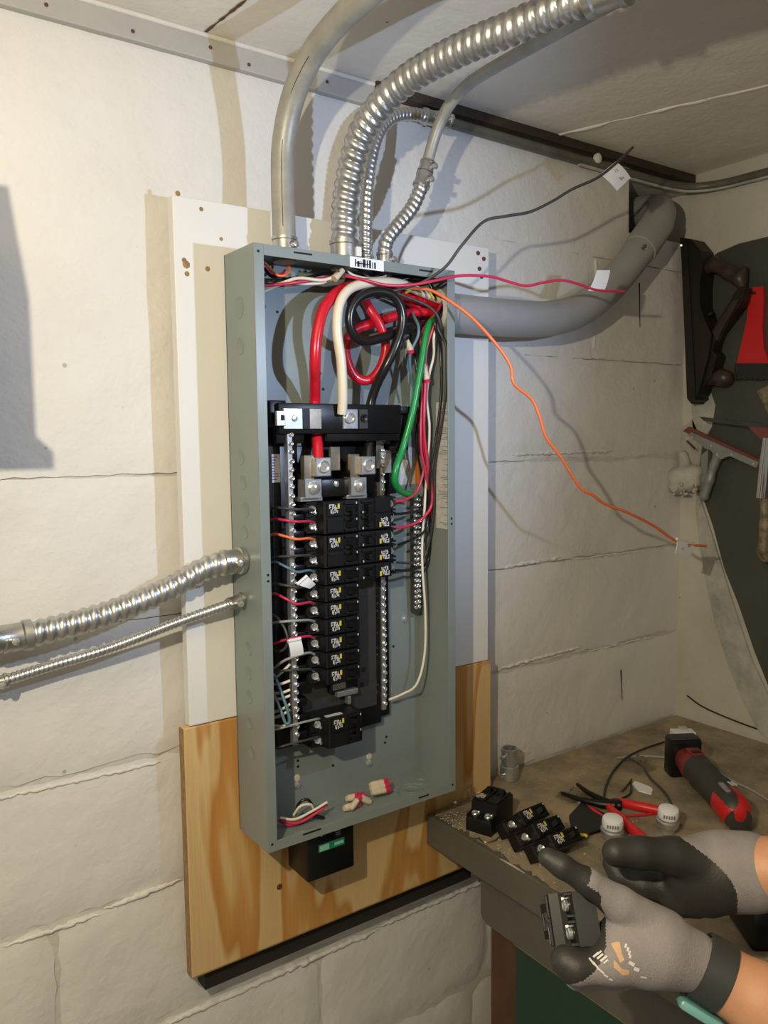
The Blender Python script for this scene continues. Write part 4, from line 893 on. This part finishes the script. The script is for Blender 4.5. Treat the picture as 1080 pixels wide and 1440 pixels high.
lead('copper_offcut', 'bare copper wire end bent under the double-pole breaker', [(673, 1178, .002), (680, 1184, .002), (694, 1183, .002), (702, 1177, .003)], .0012, 'brass')
lead('yellow_offcut', 'short yellow wire stub between the loose breakers', [(808, 1182, .01), (817, 1174, .012), (826, 1176, .012)], .003, 'yellow')
P = [at(966, 978, x=XR-.003), at(985, 992, x=XR-.003), at(1010, 1004, x=XR-.003), at(1045, 1018, x=XR-.003), at(1085, 1032, x=XR-.003)]
o = MB().tube(resample(smooth_path(P), .01)[0], .0018, 8).build('thin_cable', M['wblack'], None, 60); tag(o, 'thin black cable tacked low along the side wall', 'cable')
for (px, py, h, lb) in ((808, 1122, .004, 'zinc screw lying near the black plier jaw'), (816, 1128, .004, 'zinc screw lying beside the black filler plate'), (640, 1129, .006, 'zinc screw lying beside the double-pole breaker')):
    p = bz(px, py, h); t = thing('screw', lb, 'screw', p); d = Vector((.7, .5, .0)).normalized()
    MB().tube([p, p+d*.014], [.0022, .0018], 8).build('shank', M['steel'], t, 60); MB().lathe([(.0045, 0), (.0045, .002), (.003, .003)], p, -d, 10).build('head', M['steel'], t, 50)
# crumpled clear bags
def bag(name, lb, px, py, w, dpt, h, seed, m='film'):
    rnd = random.Random(seed); c = bz(px, py); n = 9; V = []
    for j in range(n+1):
        for i in range(n+1):
            u, v = i/n*2-1, j/n*2-1; e = max(abs(u), abs(v))
            V.append((c.x+u*w+rnd.uniform(-.003, .003), c.y+v*dpt+rnd.uniform(-.003, .003), ZB+.0008+(1-e)**.6*h*rnd.uniform(.45, 1.2)))
    F = [(j*(n+1)+i, j*(n+1)+i+1, (j+1)*(n+1)+i+1, (j+1)*(n+1)+i) for j in range(n) for i in range(n)]
    o = MB().add(V, F).build(name, M[m]); tag(o, lb, 'plastic bag')
bag('plastic_bag', 'crumpled clear plastic bag behind the loose leads', 898, 1078, .035, .03, .022, 1)
bag('plastic_bag', 'small crumpled clear plastic bag at the plier jaws', 805, 1120, .028, .022, .014, 2)
bag('plastic_bag', 'crumpled clear plastic bag against the plywood edge', 656, 1122, .02, .02, .03, 3)
t = thing('white_connector', 'white plug block lying behind the power tool battery', 'connector', bz(957, 1046))
mb = MB(); p = bz(960, 1041); mb.obox(p+Vector((0, 0, .012)), (.82, -.57, 0), (.57, .82, 0), (0, 0, 1), .05, .03, .022, .002); mb.build('body', M['white'], t)
MB().obox(p+Vector((.01, .006, .0245)), (.82, -.57, 0), (.57, .82, 0), (0, 0, 1), .018, .02, .003, .001).build('latch', M['label'], t)

# ------------------------------------------------------------------ smooth blended solids
def blob(capsules, k=.006, vox=.003, name='blob'):
    """capsules: (p0, r0, p1, r1) blended into one skin by surface nets; returns verts, faces, capsule index per face"""
    A = np.array([list(c[0]) for c in capsules]); B = np.array([list(c[2]) for c in capsules]); ra = np.array([c[1] for c in capsules]); rb = np.array([c[3] for c in capsules])
    mr = max(ra.max(), rb.max())+3*vox; lo = np.minimum(A, B).min(0)-mr; hi = np.maximum(A, B).max(0)+mr
    n = np.ceil((hi-lo)/vox).astype(int)+1
    g = np.stack(np.meshgrid(*[lo[i]+vox*np.arange(n[i]) for i in range(3)], indexing='ij'), -1)
    acc = np.zeros(n); 
    for a, b, r0, r1 in zip(A, B, ra, rb):
        ab = b-a; L2 = max(1e-12, ab@ab); t = np.clip(((g-a)@ab)/L2, 0, 1)
        d = np.linalg.norm(g-a-t[..., None]*ab, axis=-1)-(r0+(r1-r0)*t)
        acc += np.exp(np.clip(-d/k*2.0, -60, 60))
    f = -k/2.0*np.log(acc+1e-300)
    s_ = f < 0
    c8 = [(i, j, l) for i in (0, 1) for j in (0, 1) for l in (0, 1)]
    m_ = n-1
    def sl(arr, o): return arr[o[0]:o[0]+m_[0], o[1]:o[1]+m_[1], o[2]:o[2]+m_[2]]
    cnt = sum(sl(s_, o).astype(int) for o in c8); act = (cnt > 0) & (cnt < 8)
    pos = np.zeros(tuple(m_)+(3,)); ne = np.zeros(m_)
    for o in c8:
        for ax in range(3):
            if o[ax]: continue
            o2 = list(o); o2[ax] = 1; f0, f1 = sl(f, o), sl(f, o2); cr = (f0 < 0) != (f1 < 0)
            t = np.where(cr, f0/np.where(cr, f0-f1, 1), 0); P = np.zeros(tuple(m_)+(3,)); P[...] = o; P[..., ax] += t
            pos += P*cr[..., None]; ne += cr
    idx = -np.ones(m_, int); ii = np.argwhere(act); idx[act] = np.arange(len(ii))
    V = lo+vox*(ii+pos[act]/ne[act][:, None]); F = []
    for ax in range(3):
        u, w = (ax+1) % 3, (ax+2) % 3; e = [0, 0, 0]; e[ax] = 1
        nn = [n[0]-1 if ax == 0 else n[0], n[1]-1 if ax == 1 else n[1], n[2]-1 if ax == 2 else n[2]]
        a_ = s_[:nn[0], :nn[1], :nn[2]]; b_2 = s_[e[0]:e[0]+nn[0], e[1]:e[1]+nn[1], e[2]:e[2]+nn[2]]
        for p in np.argwhere(a_ != b_2):
            if p[u] == 0 or p[w] == 0 or p[u] >= m_[u] or p[w] >= m_[w]: continue
            q = []
            for du, dw in ((1, 1), (0, 1), (0, 0), (1, 0)):
                c = p.copy(); c[u] -= du; c[w] -= dw; q.append(idx[tuple(c)])
            if min(q) < 0: continue
            F.append(tuple(q) if a_[tuple(p)] else tuple(q[::-1]))
    cen = np.array([V[list(x)].mean(0) for x in F]); best = np.full(len(F), 1e9); who = np.zeros(len(F), int)
    for i, (a, b, r0, r1) in enumerate(zip(A, B, ra, rb)):
        ab = b-a; t = np.clip(((cen-a)@ab)/max(1e-12, ab@ab), 0, 1); d = np.linalg.norm(cen-a-t[:, None]*ab, axis=-1)-(r0+(r1-r0)*t)
        q = d < best; best[q] = d[q]; who[q] = i
    return V, F, cen, who
def blob_obj(name, caps, mats, parent=None, k=.006, vox=.003, mf=None):
    V, F, cen, who = blob(caps, k, vox); mb = MB()
    mb.v = [tuple(v) for v in V]; mb.f = F; mb.m = [mf(c, w) for c, w in zip(cen, who)] if mf else [0]*len(F)
    return mb.build(name, mats, parent, 180)
def D(px, py, d): return at(px, py, d=d)

# ------------------------------------------------------------------ multi-tool on the bench
t = thing('power_tool', 'red and dark grey cordless tool lying on the bench corner', 'power tool', bz(1000, 1120))
a, b = bz(962, 1092), bz(1036, 1172); ax = (b-a); ax.z = 0; Lt = ax.length; ax.normalize(); sd_ = Vector((-ax.y, ax.x, 0)); up = Vector((0, 0, 1))
def tp(l, s_, h): q = a+ax*l+sd_*s_; return Vector((q.x, q.y, ZB+h))
# battery block at the far end, facing the camera
bat = MB(); bat.obox(tp(-.010, 0, .040), (.86, -.51, 0), (.51, .86, 0), (0, 0, 1), .066, .036, .078, .006); bt = bat.build('battery', M['black'], t, 40)
MB().obox(tp(-.012, 0, .0785), (.86, -.51, 0), (.51, .86, 0), (0, 0, 1), .060, .030, .006, .003).build('battery_rim', M['tooldark'], bt, 40)
caps = [(tp(.012, 0, .040), .024, tp(.055, 0, .043), .0275), (tp(.055, 0, .043), .0275, tp(.10, 0, .041), .027), (tp(.10, 0, .041), .027, tp(Lt-.015, 0, .037), .029)]
def mf(c, w):
    l = (Vector(c)-a).dot(ax); s_ = (Vector(c)-a).dot(sd_); h = c[2]-ZB
    if l < .066: return 1 if (abs(s_) > .010 or l < .022 or l > .058) else 0
    if l > Lt-.045 and h < .060+.012*math.sin(s_*120): return 2
    return 0
blob_obj('housing', caps, [M['tooldark'], M['toolred2'], M['toolred']], t, .008, .0035, mf)
MB().obox(tp(.050, .0, .0715), ax, sd_, up, .034, .026, .006, .002).build('switch_plate', M['toolred2'], t, 40)
MB().obox(tp(.056, .0, .0752), ax, sd_, up, .010, .017, .003, .001).build('slide_switch', M['black'], t)
MB().obox(tp(Lt-.035, -.008, .0675), ax, sd_, up, .034, .010, .006, .002).build('lever', M['zinc'], t, 40)
for s_ in (.012, .018): MB().obox(tp(Lt-.055, s_, .0655), (ax+sd_*.4).normalized(), (sd_-ax*.4).normalized(), up, .014, .0025, .003).build('white_stripe', M['label'], t)
MB().lathe([(.022, 0), (.022, .018), (.015, .02)], tp(Lt-.008, 0, .028), ax, 18).build('head', M['tooldark'], t, 40)

# ------------------------------------------------------------------ tools hung on the side wall
def w(px, py, off): return at(px, py, x=XR-off)
t = thing('hand_plane', 'dark rusty iron hand plane hung nose down on the side wall', 'hand plane', w(980, 560, .01))
# sole and cheek: the plane hangs with its sole towards the room corner
sole = [(957, 336), (972, 336), (985, 352), (988, 372), (984, 400), (984, 430), (992, 452), (1000, 470), (996, 500), (988, 530), (981, 555), (972, 568), (966, 560)]
MB().prism([w(x, y, .055) for x, y in sole], (.050, 0, 0)).build('iron_body', M['plane'], t)
mb = MB(); mb.prism([w(x, y, .058) for x, y in ((956, 334), (966, 335), (978, 562), (972, 566))], (.055, 0, 0)); mb.build('sole_plate', M['plane'], t)
def wc(L, off=.03): return [(w(L[i][0], L[i][1], off), L[i][2], w(L[i+1][0], L[i+1][1], off), L[i+1][2]) for i in range(len(L)-1)]
blob_obj('tote_handle', wc([(978, 415, .010), (980, 395, .0125), (988, 378, .014), (1005, 372, .015), (1025, 383, .015), (1040, 392, .013), (1046, 380, .009)])+wc([(1040, 392, .012), (1044, 402, .009)]), [M['planewood']], t, .008, .004)
mb = MB(); mb.prism([w(x, y, .045) for x, y in ((998, 470), (1038, 404), (1048, 404), (1044, 424), (1010, 470), (1002, 492), (996, 490))], (.028, 0, 0)); mb.build('blade_iron', M['plane'], t)
mb = MB(); mb.prism([w(x, y, .050) for x, y in ((1002, 468), (1030, 424), (1040, 420), (1016, 462), (1008, 480))], (.012, 0, 0)); mb.build('lever_cap', M['planewood'], t)
MB().tube([w(985, 440, .03), w(996, 444, .03), w(1003, 440, .03)], [.006, .007, .005], 10).build('adjuster_nut', M['plane'], t, 50)
mb = MB(); mb.prism([w(x, y, .045) for x, y in ((990, 510), (998, 488), (1008, 500), (1000, 530), (988, 545), (984, 540))], (.035, 0, 0)); mb.build('bed_bridge', M['plane'], t)
blob_obj('front_knob', wc([(984, 540, .010), (1002, 534, .010), (1014, 531, .0185), (1019, 532, .0185)]), [M['planewood']], t, .006, .0035)
MB().tube([w(958, 345, .0), w(958, 345, .06)], .0025, 8).build('hang_nail', M['steel'], t, 60)
t = thing('bench_brush', 'small red handled brush with black bristles hung on dark board', 'brush', w(1058, 520, .012))
hp = [(1057, 404), (1073, 403), (1074, 420), (1072, 460), (1074, 490), (1082, 512), (1036, 512), (1042, 485), (1050, 450), (1053, 420)]
MB().prism([w(x, y, .014) for x, y in hp], (.008, 0, 0)).build('handle', M['toolred'], t)
MB().prism([w(x, y, .0143) for x, y in ((1054, 410), (1063, 410), (1063, 414), (1054, 414))], (.001, 0, 0)).build('hang_hole', M['slot'], t)
mb = MB(); rnd = random.Random(2)
for i in range(26):
    u = i/25; xa = 1036+46*u; A_ = w(xa, 511, .013); B_ = w(xa-2+rnd.uniform(-1, 1), 534+rnd.uniform(-2, 1), .013); mb.tube([A_, B_], [.0042, .0032], 6)
mb.build('bristles', M['bristle'], t)
t = thing('squeegee', 'grey handled squeegee with red-brown rubber blade on dark board', 'squeegee', w(1000, 700, .012))
mb = MB(); mb.prism([w(x, y, .035) for x, y in ((960, 606), (968, 600), (1076, 650), (1073, 662), (1062, 658))], (.008, 0, 0)); mb.build('rubber_blade', M['rubber'], t)
mb = MB(); mb.prism([w(x, y, .040) for x, y in ((966, 612), (972, 608), (1067, 650), (1063, 658), (1028, 642), (1022, 642), (1014, 646), (1004, 640), (1000, 634), (990, 630), (986, 624))], (.010, 0, 0)); hd = mb.build('blade_clamp', M['alu'], t)
for x, y in ((973, 615), (1000, 627), (1029, 639), (1060, 652)): MB().lathe([(.0028, 0), (.0022, .001)], w(x, y, .040), (-1, 0, 0), 10).build('rivet', M['steel'], hd, 50)
blob_obj('handle', wc([(1010, 640, .012), (1004, 655, .0085), (998, 675, .0095), (990, 698, .0115)], .030), [M['alu']], t, .006, .003)
MB().tube([w(966, 620, .0), w(970, 624, .03), w(977, 631, .045)], .0024, 8).build('hang_nail', M['rust'], t, 60)
t = thing('window_squeegee', 'chrome handled squeegee with long dark bar on dark board', 'squeegee', w(1076, 780, .012))
mb = MB(); mb.prism([w(x, y, .062) for x, y in ((983, 586), (990, 592), (1086, 604), (1086, 596), (1000, 588))], (.012, 0, 0)); mb.build('bar', M['smoke'], t)
mb = MB(); mb.prism([w(x, y, .066) for x, y in ((1052, 600), (1086, 602), (1086, 630), (1074, 622))], (.014, 0, 0)); mb.build('head_bracket', M['rubber'], t)
MB().tube([w(1080, 615, .060), w(1076, 650, .055), w(1071, 699, .045)], [.011, .012, .0125], 14).build('ferrule', M['chrome'], t, 60)
blob_obj('grip', wc([(1074, 700, .009), (1076, 740, .011), (1074, 775, .0125), (1077, 784, .012)], .040), [M['handlew']], t, .006, .004)
mb = MB(); mb.prism([w(x, y, .012) for x, y in ((1064, 550), (1084, 540), (1084, 590))], (.008, 0, 0)); o = mb.build('putty_knife', M['handlew']); tag(o, 'tan corner of a blade hung on the dark board by the brush', 'putty knife')
# plaster lump in a torn bag wedged in the corner
t = thing('plaster_lump', 'torn clear bag with crumbly plaster stuck in the wall corner', 'plaster lump', w(965, 698, .02))
rnd = random.Random(8)
blob_obj('grey_cake', [(w(948, 670, .035), .020, w(978, 664, .02), .018), (w(950, 684, .04), .018, w(975, 680, .025), .018), (w(961, 640, .014), .011, w(965, 662, .02), .016)], [M['smear']], t, .006, .004)
mb = MB()
for i in range(30): mb.sphere(w(945+rnd.uniform(0, 34), 685+rnd.uniform(-6, 10), rnd.uniform(.03, .062)), rnd.uniform(.003, .006), (1, rnd.uniform(.6, 1), rnd.uniform(.6, 1)), 7)
mb.build('crumbs', M['crumb'], t)
mb = MB(); mb.prism([w(x, y, .018) for x, y in ((986, 640), (996, 632), (994, 680), (984, 690))], (.012, 0, 0)); mb.build('bag_fold', M['alu'], t)

# ------------------------------------------------------------------ the person's gloved hands
person = thing('person', 'forearms in grey and black work gloves holding breakers over the bench', 'person', D(1075, 1400, .80))
# near hand
N_arm = [(D(975, 1352, .80), .026, D(1010, 1372, .795), .0295), (D(1010, 1372, .795), .0295, D(1075, 1412, .78), .035), (D(1075, 1412, .78), .035, D(1190, 1480, .76), .044), (D(1190, 1480, .76), .044, D(1340, 1570, .735), .05)]
F_arm = [(D(1040, 1225, .90), .031, D(1085, 1224, .89), .0335), (D(1085, 1224, .89), .0335, D(1240, 1250, .86), .043), (D(1240, 1250, .86), .043, D(1400, 1290, .83), .05)]
blob_obj('forearms', N_arm+F_arm, [M['skin']], person, .006, .0035)
NH = [(D(972, 1350, .80), .029, D(925, 1334, .80), .034),          # 0 cuff to palm
      (D(925, 1334, .80), .034, D(882, 1328, .802), .031),         # 1 palm
      (D(905, 1352, .795), .024, D(866, 1348, .79), .022),         # 2 back of hand
      (D(935, 1312, .805), .022, D(872, 1272, .800), .0165),       # 3 thumb root
      (D(872, 1272, .800), .0165, D(826, 1240, .795), .0125),      # 4 thumb
      (D(826, 1240, .795), .0120, D(790, 1218, .795), .0105),      # 5 thumb end
      (D(790, 1218, .795), .0105, D(770, 1206, .80), .0095),       # 6 thumb tip
      (D(862, 1356, .79), .0185, D(812, 1361, .785), .0145),       # 7 index root
      (D(812, 1361, .785), .0145, D(796, 1352, .79), .0135),       # 8 index middle
      (D(796, 1352, .79), .0130, D(796, 1349, .818), .0110),       # 9 index end, behind the breaker
      (D(862, 1366, .815), .0175, D(812, 1370, .812), .0135), (D(812, 1370, .812), .0130, D(792, 1351, .825), .0115), (D(792, 1351, .825), .0115, D(797, 1344, .850), .0100),
      (D(868, 1368, .838), .0165, D(820, 1374, .838), .0125), (D(820, 1374, .838), .0120, D(800, 1348, .852), .0105), (D(800, 1348, .852), .0105, D(806, 1342, .874), .0092),
      (D(878, 1366, .858), .0150, D(836, 1372, .862), .0110), (D(836, 1372, .862), .0105, D(818, 1350, .874), .0092), (D(818, 1350, .874), .0092, D(822, 1340, .890), .0085),
      (D(925, 1345, .815), .030, D(878, 1352, .835), .024)]        # knuckle side
def nmf(c, w_):
    q = RM.transposed() @ (Vector(c)-CAM); px = 540+FPX*q.x/-q.z; py = 720-FPX*q.y/-q.z
    if w_ in (5, 6, 9, 12, 15, 18): return 1
    if w_ in (8, 11, 14, 17): return 1
    # coated palm edge: a D-shaped bay round the held breaker
    if px < 852 and 1250 < py < 1385 and ((px-800)/54)**2+((py-1312)/72)**2 < 1: return 1
    if w_ == 4 and px < 845 and py > 1245+(px-826)*.7: return 1
    return 0
g1 = blob_obj('glove', NH, [M['gloveg'], M['gloveb']], person, .005, .0019, nmf)
tag(g1, 'grey knit glove with black coated fingertips and printed back')
# print on the back of the near glove, laid on the knit
bv = BVHTree.FromPolygons([Vector(v.co) for v in g1.data.vertices], [tuple(p.vertices) for p in g1.data.polygons])
def onglove(px, py):
    h = bv.ray_cast(CAM, ray(px, py).normalized())
    return (h[0]+h[1]*.0005) if h[0] else None
def patch(pts, mt, mb):
    q = [onglove(*p) for p in pts]
    if all(q): mb.add(q, [tuple(range(len(q)))])
mw, mo = MB(), MB()
for px, py, wd_, hh, an in ((838, 1343, 3, 10, .9), (844, 1345, 3, 11, .9), (849, 1348, 3, 12, .9), (832, 1352, 12, 2.4, .9), (838, 1358, 14, 2.4, .9), (846, 1366, 9, 2.4, .7), (852, 1372, 7, 2.4, .5), (859, 1377, 6, 2.2, .4), (843, 1340, 2.4, 8, .9), (852, 1352, 2.4, 8, .9), (880, 1330, 3, 6, .25), (883, 1335, 3.2, 6, .25), (885, 1340, 3.2, 6, .25), (886, 1345, 3.2, 5, .25), (888, 1355, 9, 5, .5), (895, 1363, 8, 5, .4), (905, 1374, 9, 2, .2)):
    ca, sa = math.cos(an), math.sin(an); K = [(px+dx*ca-dy*sa, py+dx*sa+dy*ca) for dx, dy in ((-wd_/2, -hh/2), (wd_/2, -hh/2), (wd_/2, hh/2), (-wd_/2, hh/2))]; patch(K, 0, mw)
for L in ([(859, 1327), (866, 1325), (872, 1325), (874, 1340), (866, 1340)], [(866, 1340), (874, 1340), (878, 1350), (872, 1354)], [(863, 1350), (868, 1354), (874, 1362), (870, 1366), (863, 1360)], [(870, 1366), (874, 1362), (885, 1364), (884, 1371), (875, 1371)]): patch(L, 0, mo)
mw.build('glove_print', M['glovew'], g1); mo.build('glove_print', M['gloveo'], g1)
# watch on the near wrist
axw = (D(1075, 1412, .78)-D(975, 1352, .80)).normalized(); cw = D(1001, 1366, .797)
wt = MB(); n = 40; u = axw.orthogonal().normalized()
V = []; F = []
uu = (CAM-cw); uu = (uu-axw*uu.dot(axw)).normalized(); vv = axw.cross(uu)
for i in range(n):
    a = 2*PI*i/n; r = uu*math.cos(a)+vv*math.sin(a)
    for l, q in ((-.0135, .0300), (-.0125, .0325), (.0125, .0338), (.0135, .0315)): V.append(cw+axw*l+r*q)
for i in range(n):
    for k in range(4): F.append((i*4+k, i*4+(k+1) % 4, ((i+1) % n)*4+(k+1) % 4, ((i+1) % n)*4+k))
wband = wt.add(V, F).build('watch_strap', M['band'], person, 50); tag(wband, 'charcoal watch strap')
dn = (RM @ Vector((-.55, -.83, .1))); dn = (dn-axw*dn.dot(axw)).normalized(); tg = axw.cross(dn)
MB().obox(cw+dn*.0385+axw*.004, axw, tg, dn, .044, .036, .010, .004).build('watch_case', M['teal'], wband, 40)
# far hand
FH = [(D(1052, 1226, .905), .043, D(1015, 1225, .91), .043),       # 0 knit cuff
      (D(1015, 1225, .91), .041, D(985, 1228, .915), .040),        # 1 palm
      (D(995, 1214, .905), .028, D(945, 1203, .895), .0195),       # 2 thumb root
      (D(945, 1203, .895), .0188, D(898, 1199, .885), .0165), (D(898, 1199, .885), .0165, D(866, 1199, .88), .0148),   # 3,4 thumb
      (D(992, 1250, .915), .030, D(958, 1256, .925), .024),        # 5 heel towards the fingers
      (D(955, 1246, .93), .019, D(905, 1244, .935), .0145), (D(905, 1244, .935), .014, D(872, 1232, .945), .012), (D(872, 1232, .945), .012, D(860, 1215, .95), .0105),
      (D(962, 1262, .945), .018, D(918, 1260, .955), .0135), (D(918, 1260, .955), .013, D(884, 1246, .965), .0115), (D(884, 1246, .965), .0115, D(868, 1230, .968), .010),
      (D(970, 1270, .96), .016, D(932, 1270, .972), .0125), (D(932, 1270, .972), .012, D(900, 1256, .98), .0105), (D(900, 1256, .98), .0105, D(884, 1242, .983), .0095),
      (D(980, 1274, .97), .014, D(948, 1276, .985), .011), (D(948, 1276, .985), .0105, D(922, 1264, .993), .0095), (D(922, 1264, .993), .0095, D(906, 1254, .996), .0085)]
def fmf(c, w_):
    q = RM.transposed() @ (Vector(c)-CAM); px = 540+FPX*q.x/-q.z; py = 720-FPX*q.y/-q.z
    if w_ > 2: return 1
    xb = 955+ (82*math.sin(min(1, max(0, (py-1176)/90))*PI/2) if py > 1176 else 0)
    return 1 if px < xb else 0
g2 = blob_obj('glove', FH, [M['gloveg'], M['gloveb']], person, .005, .0020, fmf)
tag(g2, 'black coated palm side of a glove with grey knit cuff')
# breaker held between thumb and finger, dark case on the bench behind
a = D(808, 1292, .806); ex = ray(806, 1290).normalized()                               # terminal end towards the camera, body resting on the fingers
vz = -(RM @ Vector((-.16, 1, 0))); vz = (vz-ex*vz.dot(ex)).normalized(); vy = vz.cross(ex).normalized()
t = breaker(2, (0, 0, 0), (0, 0, 0), 'double-pole breaker gripped in the grey glove'); t.rotation_euler = rotm(ex, vy, vz).to_euler(); t.location = a+ex*.085-vy*.023
p = bz(1050, 1318); t = thing('tool_case', 'black plastic case standing on the bench beyond the hands', 'case', p)
MB().obox(p+Vector((.075, -.03, .028)), (.8, -.6, 0), (.6, .8, 0), (0, 0, 1), .17, .11, .056, .006).build('shell', M['black'], t, 40)
for i in range(3): MB().obox(p+Vector((.06, -.03, .0565))+Vector((.8, -.6, 0))*(-.05+.035*i), (.8, -.6, 0), (.6, .8, 0), (0, 0, 1), .006, .012, .002).build('latch', M['label'], t)
q = D(1082, 1336, .93); bagc = MB(); rnd = random.Random(12); V = []
p = at(1112, 1402, z=ZB); n = 9
for j in range(n+1):
    for i in range(n+1):
        u_, v_ = i/n*2-1, j/n*2-1; e = max(abs(u_), abs(v_)); V.append((p.x+u_*.05+rnd.uniform(-.004, .004), p.y+v_*.05+rnd.uniform(-.004, .004), ZB+.001+(1-e)**.5*.05*rnd.uniform(.5, 1.2)))
o = MB().add(V, [(j*(n+1)+i, j*(n+1)+i+1, (j+1)*(n+1)+i+1, (j+1)*(n+1)+i) for j in range(n) for i in range(n)]).build('plastic_bag', M['film']); tag(o, 'crumpled clear bag with white label beside the watch wrist', 'plastic bag')
MB().obox(Vector((p.x, p.y, ZB+.052)), (.8, -.6, 0), (.6, .8, .2), (0, -.2, 1), .03, .02, .001).build('paper_label', M['white'], o)
